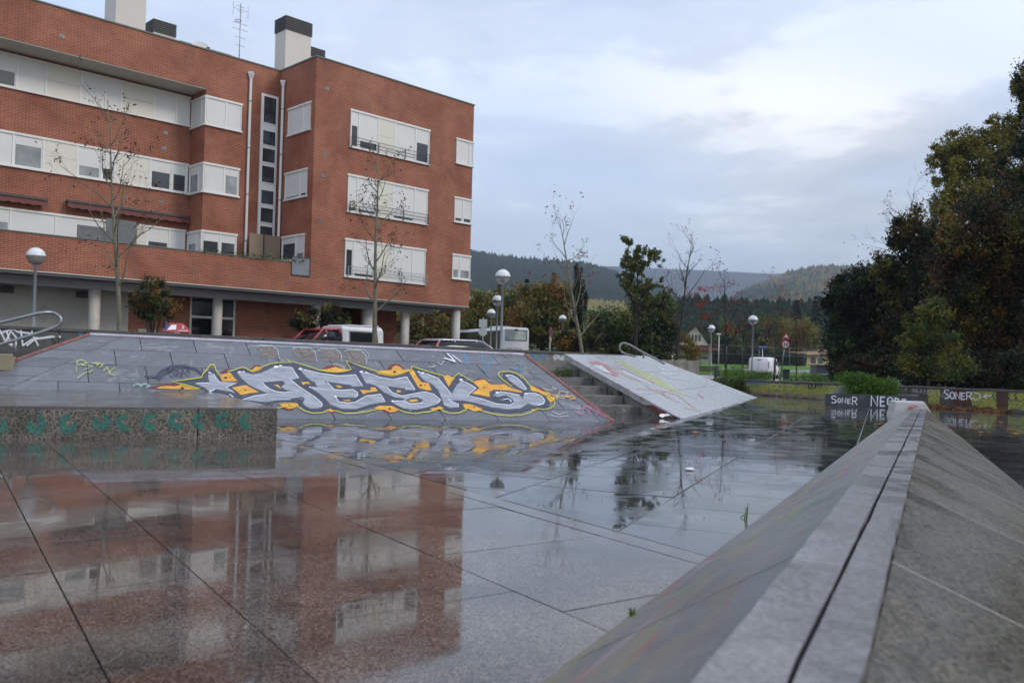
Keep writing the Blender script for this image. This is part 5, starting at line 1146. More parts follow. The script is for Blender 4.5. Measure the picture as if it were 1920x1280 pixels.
for s in (-1, 1):
    for a in (((-.02,s*.80,1.05),(-.03,s*.68,Hh-.2)), ((1.40,s*.77,1.05),(.76,s*.67,Hh-.2)), ((.62,s*.80,1.05),(.62,s*.69,Hh-.2))): MB().tube(a, .045, 6).build('pillar', red_p, rv)
    MB().add([(-1.75,s*.828,1.16),(-.42,s*.828,1.16),(-.42,s*.812,Hh-.26),(-1.70,s*.812,Hh-.26)], [(0,1,2,3)]).build('side_window', car_glass, rv, recalc=False)
    m = MB(); q_ = [(-1.79,s*.83,1.13),(-.38,s*.83,1.13),(-.38,s*.814,Hh-.23),(-1.73,s*.814,Hh-.23)]
    m.tube(q_+[q_[0]], .02, 5); m.build('window_seal', rubber, rv)
    wheel(rv, 1.3, s*.82, .31); wheel(rv, -1.3, s*.82, .31); MB().box(-2.13,-2.08,s*.68-.07,s*.68+.07,.65,.95).build('tail_light', lamp_r, rv)
MB().box(-2.16,-2.0,-.8,.8,.35,.52).build('rear_bumper', bumper, rv, bev=.02)

# coach
P_ = D(967, 655, 71); br = thing('coach', 'white coach with dark side windows and the word UNIEVA on its rear', 'bus', (P_.x, P_.y, .3), math.atan2(.92, -.386)); Hb = D(967, 613.5, 71).z-.3
BW = 1.22
def rsec(x, z0, z1, w, rr=.22): return [(x,-w,z0),(x,-w,z1-rr),(x,-w+rr*.35,z1-rr*.25),(x,-w+rr,z1),(x,w-rr,z1),(x,w-rr*.35,z1-rr*.25),(x,w,z1-rr),(x,w,z0)]
MB().loft([rsec(0,.45,Hb-.10,BW-.05), rsec(.15,.35,Hb,BW), rsec(6,.32,Hb,BW), rsec(11.6,.32,Hb,BW), rsec(11.9,.4,Hb-.2,BW-.1)], smooth=False).build('body', white_c, br)
for s in (-1, 1):
    for k in range(7): MB().box(.55+k*1.6,.55+k*1.6+1.57,s*(BW+.006)-.012,s*(BW+.006)+.012,1.45,Hb-.30).build('side_window', MATS.get('coach_glass') or glass('coach_glass', (.025,.012,.016), .08, .5), br)
    MB().box(.5,11.5,s*(BW+.004)-.008,s*(BW+.004)+.008,.75,1.43).build('side_stripe', MATS.get('maroon_band') or plain('maroon_band', (.10,.025,.035), .35), br)
    for x in (2.6, 9.3): wheel(br, x, s*(BW+.01), .48, .28)
    MB().box(-.03,.05,s*(BW-.16)-.09,s*(BW-.16)+.09,.85,1.25).build('tail_light', lamp_r, br, bev=.01)
MB().box(-.02,.03,-.92,.92,Hb-1.05,Hb-.30).build('rear_window', glass('rear_screen_sky', (.30,.36,.34), .04, 1.0), br, bev=.04)  # pale base colour stands for the sky reflected in the rear window
m = MB(); m.tube([(-.02,-.96,Hb-1.09),(-.02,.96,Hb-1.09),(-.02,.96,Hb-.26),(-.02,-.96,Hb-.26),(-.02,-.96,Hb-1.09)], .025, 6); m.build('window_seal', rubber, br)
MB().box(-.04,.02,-.14,.14,Hb-.30,Hb-.16).build('rear_camera', rubber, br)
m = MB(); write(m, 'UNIEVA', 0, 0, .19, .26, .045, lambda x, y, o_: (-.012-o_, .78-x, Hb-1.95+y), 0, 0, .22, .06); m.ribbon([(0,-.10),(1.5,-.10)], .02, lambda x, y, o_: (-.012, .78-x, Hb-1.95+y)); m.ribbon([(.35,-.2),(1.1,-.2)], .03, lambda x, y, o_: (-.012, .78-x, Hb-1.95+y)); m.build('lettering', plain('grey_letters', (.22,.22,.24), .5), br, recalc=False)
MB().box(-.035,.0,-1.0,1.0,.5,.95).build('rear_bumper', white_c, br, bev=.03); MB().box(2.2,4.4,-.7,.7,Hb-.01,Hb+.16).build('roof_unit', white_c, br, bev=.05)

# delivery van
P_ = D(1422, 708, 70); vz = terrain(P_.x, P_.y); Hv = D(1425, 669.5, 70).z-vz; dv = thing('delivery_van', 'white delivery van seen from behind on the road past the weeds', 'van', (P_.x, P_.y, vz), radians(60))
loft_body(dv, 'body', white_c, [(0,.40,Hv-.10,.80,.66),(.10,.28,Hv,.86,.74),(1.2,.25,Hv+.02,.88,.76),(2.3,.25,Hv,.88,.76)], .9)
loft_body(dv, 'cab', white_c, [(2.28,.25,1.15,.88,.84),(3.1,.25,1.12,.87,.82),(3.8,.28,1.0,.84,.74),(4.2,.35,.80,.76,.6)], .9)
loft_body(dv, 'cab_glass', car_glass, [(2.30,1.1,Hv-.06,.86,.74),(2.75,1.1,Hv-.10,.86,.72),(3.55,1.1,1.12,.82,.78)], .9)
loft_body(dv, 'cab_roof', white_c, [(2.28,Hv-.08,Hv,.76,.72),(2.8,Hv-.14,Hv-.05,.74,.68)], .9)
for s in (-1, 1):
    MB().box(-.012,.06,s*.83-.02,s*.83+.035,.85,1.40).build('tail_light', MATS.get('dark_tail_light') or plain('dark_tail_light', (.16,.01,.01), .3), dv, bev=.02); MB().tube([(2.9,s*.86,1.12),(2.55,s*.76,Hv-.08)], .05, 6).build('pillar', white_c, dv)
    MB().box(2.95,3.15,s*.98-.1,s*.98+.1,1.15,1.38).build('mirror', rubber, dv, bev=.03); wheel(dv, .85, s*.87, .32); wheel(dv, 3.35, s*.87, .32)
    MB().tube([(2.28,s*.885,.4),(2.28,s*.875,1.2),(2.25,s*.80,Hv-.1)], .012, 4).build('door_seam', rubber, dv)
MB().box(-.012,.0,-.006,.006,.5,Hv-.2).build('door_seam', rubber, dv); MB().box(-.03,.05,-.84,.84,.30,.50).build('rear_bumper', bumper, dv, bev=.03); MB().box(-.02,.02,-.2,.2,Hv-.22,Hv-.16).build('brake_light', lamp_r, dv); MB().box(-.014,.0,-.26,.26,.62,.73).build('number_plate', cream, dv)

# ------------------------------------------------------------------ far houses, walls, fence, bench
roof_t = plain('clay_roof', (.10,.030,.022), .8, .35, 1.5, bmp=.5); hwall = plain('house_render', (.62,.57,.44), .7, .1, .5); timber = plain('dark_timber', (.05,.03,.02), .7)
dd = 125; P_ = D(1298, 690, dd); gz = terrain(P_.x, P_.y)-.2; hs = thing('house', 'cream detached house with a steep red tiled gable roof', 'house', (P_.x, P_.y, gz), radians(-12))
ez = D(1298, 653, dd).z-gz; az_ = D(1302, 607, dd).z-gz
MB().box(-3.0,3.0,0,8,0,ez).build('wall', hwall, hs); MB().prism([(-2.6,-.02,ez),(2.6,-.02,ez),(.3,-.02,az_-.3)], (0,8,0)).build('gable_wall', hwall, hs)
for sx in (-1, 1):
    a = Vector((.3, -.8, az_)); e = Vector((sx*3.9+.1, -.8, ez-.45)); d_ = e-a; nr_ = Vector((-d_.z*sx, 0, d_.x*sx)).normalized()*.16
    nrow = 9
    for k in range(nrow): MB().obox(a+d_*(k/nrow)+nr_*(1.0 if k % 1 == 0 else 1), d_*(1/nrow+.015), (0,9.4,0), nr_*(.9)).build('roof_course', roof_t, hs)
    MB().obox(a-Vector((0,.06,0)), d_, (0,.06,0), nr_*2).build('barge_board', timber, hs)
lower = MB(); lower.add([(-3.3,-1.6,ez-.35),(3.7,-1.6,ez-.35),(3.1,.0,ez+.35),(-3.1,.0,ez+.35),(-3.3,-1.6,ez-.2),(3.7,-1.6,ez-.2),(3.1,.0,ez+.5),(-3.1,.0,ez+.5)], [(0,1,2,3),(4,7,6,5),(0,4,5,1),(1,5,6,2),(2,6,7,3),(3,7,4,0)]); lower.build('porch_roof', roof_t, hs)
for x in (-.75, -.25, .25, .75): MB().box(x-.17+.2,x+.17+.2,-.07,-.02,ez+1.1,ez+2.0).build('window', pane_m, hs)
MB().box(-2.2,2.3,-.08,-.02,.9,ez-1.1).build('window', glass('porch_glass', (.06,.065,.06)), hs)
for x in (-2.2,-.7,.8,2.3): MB().box(x-.05,x+.05,-.12,-.08,.8,ez-1.0).build('window_post', white_p, hs)
for x in (-2.8,2.75): MB().box(x-.15,x+.15,-1.5,-1.2,0,ez-.8).build('porch_post', hwall, hs)
dd = 150; P_ = D(1560, 690, dd); gz = terrain(P_.x, P_.y)-.3; h2 = thing('house', 'long low ochre house with a brown lean-to roof beyond the fence', 'house', (P_.x, P_.y, gz), radians(10)); tz = D(1560, 654, dd).z-gz; lz = D(1520, 662, dd).z-gz
ochre = plain('ochre_render', (.50,.36,.20), .7, .12, .6)
MB().box(-4.8,4.5,0,6,0,tz-.6).build('wall', ochre, h2); MB().add([(-5.2,-.5,lz-.6),(4.9,-.5,tz-.7),(4.9,6.5,tz),(-5.2,6.5,lz),(-5.2,-.5,lz-.4),(4.9,-.5,tz-.5),(4.9,6.5,tz+.2),(-5.2,6.5,lz+.2)], [(0,1,2,3),(4,7,6,5),(0,4,5,1),(1,5,6,2),(2,6,7,3),(3,7,4,0)]).build('roof', roof_t, h2)
for x in (-3.6,-2.2,.6): MB().box(x-.45,x+.45,-.06,0,.9,2.0).build('window', pane_m, h2)
MB().box(1.6,2.5,-.08,0,.1,2.3).build('shutter', plain('blue_grey_shutter', (.12,.17,.20), .6), h2)
dd = 62; P_ = D(1566, 712, dd); gz = terrain(P_.x, P_.y); sh = thing('shed', 'flat roofed dark grey metal shed under the big trees', 'shed', (P_.x, P_.y, gz), radians(-4)); tz = D(1566, 686, dd).z-gz
MB().box(-1.35,1.6,0,1.6,0,tz).build('wall', plain('dark_metal', (.05,.055,.06), .5, .25, 4), sh); MB().box(-1.45,1.7,-.15,1.7,tz,tz+.07).build('roof', iron, sh, bev=.01)
for k in range(5): MB().box(-1.35+k*.6,-1.31+k*.6,-.02,0,.05,tz-.02).build('panel_seam', iron, sh)
MB().box(-1.3,1.55,-.015,0,tz*.45,tz*.5).build('wall_rail', sgrey, sh)
a = D(1240, 702, 33.5); b_ = D(1311, 703, 35.5); lw2 = thing('planter_wall', 'low grey concrete planter wall in front of the cream house', 'wall', (a.x, a.y, -.1)); zt_ = D(1280, 675.5, 34.5).z
for k in range(3): MB().obox(Vector((a.x, a.y, -.13))+(Vector((b_.x-a.x, b_.y-a.y, 0)))*(k/3+.002), Vector((b_.x-a.x, b_.y-a.y, 0))*.329, (0,.5,0), (0,0,zt_+.13)).build('wall_panel', conc, lw2, world=True, bev=.01)
def bench(label, loc, rz):
    r = thing('park_bench', label, 'bench', loc, rz, None)
    for k in range(4): MB().box(-.9,.9,-.22+.12*k,-.12+.12*k,.43,.46).build('seat_slat', timber, r)
    for k in range(3): MB().box(-.9,.9,.27+.03*k,.30+.03*k,.52+.13*k,.62+.13*k).build('back_slat', timber, r)
    for x in (-.75,.75): MB().box(x-.03,x+.03,-.2,.28,0,.43).build('leg', iron, r); 
    return r
P_ = D(1322, 702, 58); bench('dark slatted bench on the pavement between the planter and the lamp', (P_.x, P_.y, terrain(P_.x, P_.y)+.05), radians(5))
P_ = D(1345, 700, 62); r = thing('litter_bin', 'round dark litter bin next to the park bench', 'bin', (P_.x, P_.y, terrain(P_.x, P_.y))); MB().lathe([(0,.2),(.2,.2),(.24,.95),(.20,.95),(.19,.3)], n=14).build('bin_body', iron, r); MB().tube([(0,.25,0),(0,.25,1.1)], .03, 6).build('post', iron, r)
# chain-link fence on tall posts along the lawn
fa, fb = D(1330, 682, 105), D(1560, 688, 118); fz = D(1450, 651, 112).z
dkgal = plain('dull_galvanised', (.16,.17,.17), .7)
fen = thing('mesh_fence', 'tall pale wire mesh fence along the back of the lawn', 'fence', (fa.x, fa.y, terrain(fa.x, fa.y)))
NP = 9
for k in range(NP):
    p = fa.lerp(fb, k/(NP-1)); z0 = terrain(p.x, p.y)-.1; MB().tube([(p.x,p.y,z0),(p.x,p.y,fz)], .045, 6).build('post', dkgal, fen, world=True)
for z in (fz, (fz+1.2)/2): MB().tube([(fa.x,fa.y,z),(fb.x,fb.y,z)], .022, 5).build('rail', dkgal, fen, world=True)
m = MB()
for k in range(140):
    p = fa.lerp(fb, k/139); z0 = terrain(p.x, p.y); m.tube([(p.x,p.y,z0),(p.x+.0,p.y,fz)], .006, 3, cap=False)
for k in range(16): 
    z = .9+(fz-.9)*k/16; m.tube([(fa.x,fa.y,z),(fb.x,fb.y,z)], .006, 3, cap=False)
m.build('wire_mesh', iron, fen, world=True, kind='stuff')
# second far thin lamp post
P_ = D(1347, 690, 95); r = thing('street_lamp', 'slim pale lamp post with a tiny head between house and hedge', 'street lamp', (P_.x, P_.y, terrain(P_.x, P_.y))); zt_ = D(1347, 627, 95).z-r.location.z
MB().tube([(0,0,0),(0,0,zt_)], .06, 6).build('pole', sgrey, r); MB().box(-.28,.28,-.15,.15,zt_,zt_+.12).build('lamp_head', white_p, r, bev=.03)
# litter on the plaza
p = G(1293, 881.5); r = thing('stone', 'small white stone lying alone on the wet plaza floor', 'stone', tuple(p)); m = MB(); m.lathe([(0,0),(.05,.004),(.062,.018),(.045,.034),(0,.038)], n=12); m.v = [(x*.75, y*.6, z*.7) for x, y, z in m.v]; m.build('pebble', white_p, r)
p = G(1252, 784); r = thing('rag', 'crumpled white rag at the foot of the pale ramp', 'litter', tuple(p)); m = MB(); random.seed(3)
pts = [[(.30*(i/7-.5)+random.uniform(-.02,.02), .14*(j/4-.5)+random.uniform(-.02,.02), .012+random.uniform(0,.07)) for i in range(8)] for j in range(5)]
m.add([p_ for row in pts for p_ in row], [(j*8+i, j*8+i+1, (j+1)*8+i+1, (j+1)*8+i) for j in range(4) for i in range(7)], 0, True); m.build('cloth', white_p, r, recalc=False)
p = G(1178, 948); r = thing('twig', 'thin bent twig lying on the wet plaza floor', 'twig', tuple(p)); m = MB(); q = G(1150, 955); w_ = q-p
m.tube([w_+Vector((0,0,.004)), w_*.5+Vector((0,.01,.006)), Vector((0,0,.01)), Vector((.02,.03,.03)), Vector((.045,.03,.036))], [.003,.004,.004,.003,.002], 5); m.tube([(0,0,.01),(.03,-.01,.025)], [.003,.002], 5); m.build('stick', plain('twig_bark', (.03,.022,.015), .8), r)
# ------------------------------------------------------------------ vegetation
random.seed(11); RNG = np.random.default_rng(11)
bark_g = plain('mottled_bark', (.16,.145,.10), .8, .45, 6, fine=25, bmp=.5, dirt=(.055,.05,.035)); bark_d = plain('dark_bark', (.035,.028,.020), .85, .4, 6, bmp=.5); bark_p = plain('grey_twigs', (.065,.055,.048), .85, .3, 4)
LM = dict(dkgreen=leaf_mat('leaf_dark_green', (.012,.020,.010), (.022,.034,.014), (.045,.055,.020)), olive=leaf_mat('leaf_olive', (.10,.10,.02), (.18,.155,.03), (.28,.21,.045)),
          orange=leaf_mat('leaf_orange', (.13,.070,.016), (.27,.135,.028), (.38,.20,.035)), ygreen=leaf_mat('leaf_yellow_green', (.11,.11,.018), (.20,.185,.03), (.32,.26,.05)),
          green=leaf_mat('leaf_green', (.05,.075,.02), (.085,.12,.03), (.14,.17,.04)), brown=leaf_mat('leaf_brown', (.035,.022,.009), (.075,.042,.014), (.13,.070,.02)),
          red=leaf_mat('leaf_red', (.28,.018,.010), (.42,.030,.015), (.50,.07,.02)), dry=leaf_mat('leaf_dry', (.05,.022,.012), (.09,.035,.018), (.22,.03,.02)), bright=leaf_mat('weed_green', (.06,.13,.016), (.12,.22,.028), (.20,.32,.05)),
          rust=leaf_mat('leaf_fallen', (.16,.055,.015), (.30,.12,.025), (.42,.22,.05), .4))
def leaf_obj(name, P, size, mat, parent, asp=.6, flat=0.0, world=True, **k):
    """P: n x 3 leaf centres in world space; each leaf a folded quad"""
    P = np.asarray(P, float); n = len(P)
    r = parent
    while r.parent: r = r.parent
    if world: P = P-np.array(r.location)
    d = RNG.normal(size=(n, 3)); d[:, 2] *= (1-flat); d /= np.linalg.norm(d, axis=1)[:, None]
    e = RNG.normal(size=(n, 3)); e[:, 2] *= (1-flat); e -= d*(e*d).sum(1)[:, None]; e /= np.linalg.norm(e, axis=1)[:, None]
    s = (size*(.55+.9*RNG.random(n)))[:, None]
    nrm = np.cross(d, e)*s*.12
    V = np.stack([P-d*s, P+e*s*asp*.5+nrm, P+d*s, P-e*s*asp*.5+nrm], 1).reshape(-1, 3)
    me = bpy.data.meshes.new(name); me.vertices.add(4*n); me.vertices.foreach_set('co', V.ravel())
    me.loops.add(4*n); me.loops.foreach_set('vertex_index', np.arange(4*n, dtype=np.int32)); me.polygons.add(n)
    me.polygons.foreach_set('loop_start', np.arange(0, 4*n, 4, dtype=np.int32)); me.update(calc_edges=True); me.materials.append(mat)
    o = bpy.data.objects.new(name, me); C.objects.link(o); o.parent = parent
    for a, b in k.items(): o[a] = b
    return o
def blob(c, R, n, K=None, cl=.28):
    """leaf positions in irregular clumps through an ellipsoid"""
    c = np.array(c, float); R = np.array(R, float); K = K or max(10, n//140)
    u = RNG.normal(size=(K, 3)); u /= np.linalg.norm(u, axis=1)[:, None]; rad = (.35+.68*RNG.random(K)**.6)[:, None]
    cen = u*rad; w = RNG.random(K)**1.5+.12; idx = RNG.choice(K, n, p=w/w.sum())
    sz = (cl*(.45+.9*RNG.random(K)))[idx][:, None]
    return c+(cen[idx]+RNG.normal(size=(n, 3))*sz*.6)*R
def grow(start, d, L, r, depth, segs, out, tips, spread=.5, up=.12, kids=3, ratio=.62, wig=.12):
    p = Vector(start); d = Vector(d).normalized(); pts = [p.copy()]; rr = [r]
    for i in range(segs):
        d = (d+Vector((random.gauss(0, wig), random.gauss(0, wig), random.gauss(0, wig)+up))).normalized()
        p = p+d*(L/segs); pts.append(p.copy()); rr.append(r*(1-.75*(i+1)/segs))
    out.append((pts, rr))
    if depth == 0: tips.append(pts[-1]); tips.append(pts[len(pts)//2]); return
    for k in range(kids):
        i = random.randint(max(1, segs//4), segs); q = pts[i]; dd = (pts[i]-pts[i-1]).normalized()
        side = dd.orthogonal().normalized(); side.rotate(Matrix.Rotation(random.uniform(0, 2*pi), 3, dd))
        nd = (dd+side*spread*random.uniform(.7, 1.4)).normalized()
        grow(q, nd, L*ratio*random.uniform(.7, 1.15), max(rr[i]*.62, .0035), depth-1, max(3, segs-1), out, tips, spread, up, kids, ratio, wig)
def bare_tree(label, px, py, dist, toppx, toppy, zb, r0=.085, nl=11, first=.34, blen=2.0, leaves=((200, 'dry'),), lsz=.05, seed=1, bark=None, group=None, name='bare_tree', spread_z=.75, depth=2, lift=.05):
    random.seed(seed); P_ = D(px, py, dist); base = Vector((P_.x, P_.y, zb)); top = D(toppx, toppy, dist)
    t_ = thing(name, label, 'tree', tuple(base), 0, group); H_ = top.z-zb
    trunk = [base+(top-base)*f+Vector((random.gauss(0, .02), random.gauss(0, .02), 0))*(1 if 0 < f < 1 else 0)*H_*.12 for f in lin(0, 1, 9)]
    trunk[0] = base; rad = [r0*(1-.93*f**.9)*(1.25 if f == 0 else 1) for f in lin(0, 1, 9)]
    MB().tube(trunk, rad, 9).build('trunk', bark or bark_g, t_, world=True)
    out, tips = [], []
    for k in range(nl):
        f = first+(.95-first)*(k+random.uniform(.1, .7))/nl; j = min(7, int(f*8)); q = trunk[j].lerp(trunk[j+1], f*8-j)
        a = k*2.4+random.uniform(-.4, .4); dr = Vector((cos(a), sin(a), spread_z+.5*f))
        grow(q, dr, blen*(1-.55*(f-first)/(1-first))*random.uniform(.75, 1.2), r0*.42*(1-.6*f), depth, 6, out, tips, .62, lift, 3, .58, .13)
    m = MB()
    for pts, rr in out: m.tube(pts, rr, 4 if rr[0] < .02 else 5, cap=False)
    m.build('branches', bark or bark_g, t_, world=True, recalc=False)
    T_ = np.array([tuple(p) for p in tips])
    for n, c_ in leaves:
        if n: idx = RNG.choice(len(T_), n); leaf_obj('leaves', T_[idx]+RNG.normal(size=(n, 3))*.06-np.array([0,0,.03]), lsz, LM[c_], t_, .8, kind='stuff')
    return t_
def foliage_tree(label, basepx, basepy, dist, zb, blobs, mats, n=9000, lsz=.13, trunk_r=.18, cat='tree', name='leafy_tree', bark=None, group=None, seed=2, cl=.28, depthk=.8, extra=0):
    """blobs: (px, py, rx_px, ry_px, weight, depth offset) crown masses"""
    random.seed(seed); P_ = D(basepx, basepy, dist); base = Vector((P_.x, P_.y, zb)); t_ = thing(name, label, cat, tuple(base), 0, group)
    cs = []
    for px, py, rx, ry, w_, dz in blobs:
        c_ = D(px, py, dist+dz); s = (dist+dz)/FPX; cs.append((c_, (rx*s, max(rx, ry)*s*depthk, ry*s), w_))
    out, tips = [], []
    topc = max(cs, key=lambda q: q[0].z)[0]; fork = base.lerp(topc, .28)
    m = MB(); m.tube([base-Vector((0,0,.1)), base.lerp(fork, .5)+Vector((.03,.02,0)), fork], [trunk_r*1.15, trunk_r*.9, trunk_r*.8], 9); m.build('trunk', bark or bark_d, t_, world=True)
    m = MB()
    for c_, R, w_ in cs:
        k_ = fork.lerp(c_, .5)+Vector((random.gauss(0, .1), random.gauss(0, .1), .15)); m.tube([fork, k_, c_], [trunk_r*.6, trunk_r*.4, trunk_r*.15], 6)
        for j in range(9):
            u = Vector((random.gauss(0, 1), random.gauss(0, 1), random.gauss(.2, 1))).normalized(); e = c_+Vector((u.x*R[0], u.y*R[1], u.z*R[2]))*.92
            a = c_.lerp(e, .5)+Vector((0, 0, .05)); m.tube([k_.lerp(c_, random.uniform(.3, 1)), a, e], [trunk_r*.2, trunk_r*.1, .004], 4, cap=False)
            for q in range(3):
                f = e+Vector((random.gauss(0, .22)*R[0], random.gauss(0, .2)*R[1], random.gauss(.08, .2)*R[2])); m.tube([a.lerp(e, .5), f], [trunk_r*.06, .003], 3, cap=False)
    m.build('branches', bark or bark_d, t_, world=True, recalc=False)
    tot = sum(w_ for *_, w_ in cs)
    for mi, (mname, frac) in enumerate(mats):
        Pp = [blob(tuple(c_), R, int(n*frac*w_/tot)+5, cl=cl) for c_, R, w_ in cs]
        leaf_obj('crown', np.concatenate(Pp), lsz, LM[mname], t_, .7, kind='stuff')
    return t_

zP = .3
gr = 'young street trees losing their leaves'
bare_tree('slim bare tree with a few dry leaves in front of the recessed balcony facade', 230, 650, 27.5, 201, 188, zP, .10, 16, .28, 2.25, ((460,'dry'),(16,'red')), .052, 4, group=gr)
bare_tree('slim bare tree with brown leaves in front of the stacked blind windows', 701, 650, 33.5, 709, 288, zP, .12, 15, .26, 2.0, ((480,'dry'),(200,'olive'),(20,'red')), .056, 8, group=gr)
bare_tree('tall leaning bare tree with red remnants just right of the round street lamp', 1100, 668, 36, 1048, 406, zP, .10, 13, .24, 2.0, ((190,'dry'),(60,'red')), .055, 12, group=gr)
bare_tree('bare branching tree beside the house with its crown above the hill line', 1262, 700, 42, 1298, 438, -.1, .10, 13, .30, 2.1, ((170,'dry'),(26,'red')), .05, 17, group=gr, bark=bark_d)
bare_tree('thin dark tree with red leaf tufts standing left of the delivery van', 1362, 722, 40, 1358, 512, -.1, .075, 10, .34, 1.5, ((110,'red'),(60,'dry')), .055, 23, group=gr, bark=bark_d)
bare_tree('thin red leafed tree directly behind the white delivery van', 1451, 716, 60, 1462, 532, -.12, .075, 10, .28, 2.0, ((170,'red'),(90,'orange')), .07, 29, group=gr, bark=bark_d)
bare_tree('thin red leafed sapling right of the speed limit sign', 1493, 718, 50, 1494, 596, -.12, .05, 8, .3, 1.3, ((110,'red'),(40,'dry')), .055, 31, group=gr, bark=bark_d)
def cluster(t_, pts, mat, n, lsz, sd=.16):
    Q = []
    for (px, py, dd_) in pts:
        c_ = D(px, py, dd_); Q.append(np.array(tuple(c_))+RNG.normal(size=(n, 3))*sd)
    leaf_obj('leaf_tuft', np.concatenate(Q), lsz, LM[mat], t_, .8, kind='stuff')
tr = {o['label'][:14]: o for o in C.objects if o.get('category') == 'tree'}
cluster(tr['thin dark tree'], [(1296,552,40),(1312,541,40),(1322,543,40),(1335,540,40),(1322,560,40),(1312,570,40),(1318,590,40),(1330,592,40),(1367,608,40),(1369,620,40),(1360,615,40)], 'red', 22, .06, .12) if 'thin dark tree' in tr else None
bare_tree('thin red tufted sapling half way between the two right hand lamps', 1392, 712, 55, 1398, 560, -.12, .05, 8, .3, 1.3, ((70,'red'),(60,'dry')), .05, 37, group=gr, bark=bark_d)
# plane tree with tufts of green leaves
plt_ = bare_tree('leafy green plane tree with tufted upright branches against the sky', 1192, 695, 43, 1196, 480, -.0, .13, 13, .38, 2.0, ((5200,'green'),(2200,'olive')), .075, 41, bark=bark_d, name='plane_tree', spread_z=1.1, depth=2)
# small foliage trees near the building
foliage_tree('small round dark green tree with orange leaves before the tiled ramp top', 284, 640, 24.5, .3, [(285,575,30,28,1,0),(262,560,22,24,.6,.1),(308,570,26,28,.8,-.1),(290,545,24,24,.7,0),(272,585,20,14,.4,0)], (('dkgreen',.55),('orange',.25),('green',.2)), 8000, .035, .07, seed=3)
foliage_tree('dark shrubby tree growing in the shade under the building overhang', 598, 640, 35.8, .3, [(585,600,30,20,1,0),(620,592,26,24,1,0),(560,605,20,18,.6,.2),(640,602,18,18,.5,0)], (('dkgreen',.6),('brown',.25),('olive',.15)), 6000, .06, .07, seed=5)
# middle distance trees
bgd = 'trees behind the street'
foliage_tree('yellow olive tree at the edge of the brick building', 905, 650, 80, .4, [(905,598,45,40,1,0),(880,612,30,34,.8,2),(935,585,40,40,1,2),(905,570,34,22,.6,0)], (('ygreen',.5),('olive',.5)), 15000, .17, .3, seed=6, group=bgd)
foliage_tree('rusty orange tree seen between the concrete pillars of the building', 800, 650, 86, .4, [(800,605,40,36,1,0),(760,612,30,34,.8,2),(845,600,34,40,.9,2),(800,640,60,26,.8,0)], (('orange',.5),('olive',.3),('brown',.2)), 13000, .17, .3, seed=36, group=bgd)
foliage_tree('broad orange and green tree behind the coach', 1010, 655, 74, .4, [(1005,582,52,48,1.2,0),(1040,565,36,42,1,0),(975,575,38,44,.9,2),(1030,625,50,34,.8,0),(960,620,30,34,.6,1),(1070,620,26,40,.6,1)], (('orange',.34),('olive',.33),('green',.33)), 26000, .16, .3, seed=7, group=bgd)
foliage_tree('narrow dark cypress standing behind the leaning bare tree', 1084, 660, 68, .4, [(1084,530,10,38,1,0),(1085,575,14,40,1.3,0),(1087,615,18,45,1.3,0)], (('dkgreen',1.0),), 12000, .10, .14, seed=8, cl=.2, name='cypress_tree')
foliage_tree('large shadowy green tree below the plane tree', 1175, 690, 58, .0, [(1175,625,52,46,1.2,0),(1130,630,44,42,1,1),(1225,620,40,44,1,1),(1250,600,26,44,.7,1),(1200,585,40,28,.6,1),(1150,668,56,20,.6,-1),(1225,665,44,24,.6,-1)], (('green',.5),('dkgreen',.4),('olive',.1)), 30000, .12, .25, seed=9, group=bgd)
foliage_tree('dark green tree left of the cypress behind the no parking sign', 1110, 660, 64, .3, [(1105,640,34,26,1,0),(1060,640,26,22,.7,0)], (('dkgreen',.5),('olive',.2),('orange',.3)), 9000, .12, .2, seed=10, group=bgd)
foliage_tree('small yellowing tree in front of the cream house', 1291, 700, 70, 0, [(1290,650,19,22,1,0),(1300,665,16,18,.8,0),(1282,632,12,10,.4,0)], (('ygreen',.5),('orange',.2),('olive',.3)), 3600, .09, .07, seed=12, group=bgd)
for i, (bx_, bw, ty, mm, lab) in enumerate(((1350,44,600,('green','dkgreen'),'dark bushy tree right of the cream house'), (1405,40,606,('dkgreen','olive'),'shadowy green tree behind the tallest right lamp'), (1440,36,592,('green','olive'),'olive tree above the delivery van'), (1495,40,596,('olive','ygreen'),'pale olive tree beyond the speed limit sign'), (1540,36,612,('dkgreen','green'),'dark tree behind the ochre house'))):
    foliage_tree(lab, bx_, 690, 165+4*i, .8, [(bx_,ty+34,bw,34,1,0),(bx_-22,ty+50,26,30,.7,3),(bx_+20,ty+46,26,34,.7,-3),(bx_,ty+70,bw,16,.6,0)], ((mm[0],.6),(mm[1],.4)), 9000, .30, .3, seed=13+i, group=bgd)
# conifers
def conifer(label, px, py, top, dist, zb, w_px, mat='dkgreen', n=5200, lsz=.16):
    P_ = D(px, py, dist); base = Vector((P_.x, P_.y, zb)); tp = D(px, top, dist); t_ = thing('conifer_tree', label, 'tree', tuple(base)); H_ = tp.z-zb
    MB().tube([base, tp], [.22, .02], 7).build('trunk', bark_d, t_, world=True); f = RNG.random(n)**.75; lay = np.floor(f*16)/16+.02*RNG.random(n); R = (1-lay)*(w_px*dist/FPX)*(.7+.5*RNG.random(n))+.05
    a = RNG.random(n)*2*pi; rr = R*np.sqrt(RNG.random(n)); Q = np.stack([base.x+rr*np.cos(a), base.y+rr*np.sin(a), zb+H_*(.08+.92*lay)-rr*.25+H_*.01], 1)
    leaf_obj('crown', Q, lsz, LM[mat], t_, .6, kind='stuff')
conifer('pointed conifer rising above the orange tree', 985, 655, 520, 95, .5, 22); conifer('short conifer tip beside the tallest street lamp', 935, 650, 530, 98, .5, 18); conifer('conifer tip between the orange tree and the cypress', 1035, 655, 508, 100, .5, 16)
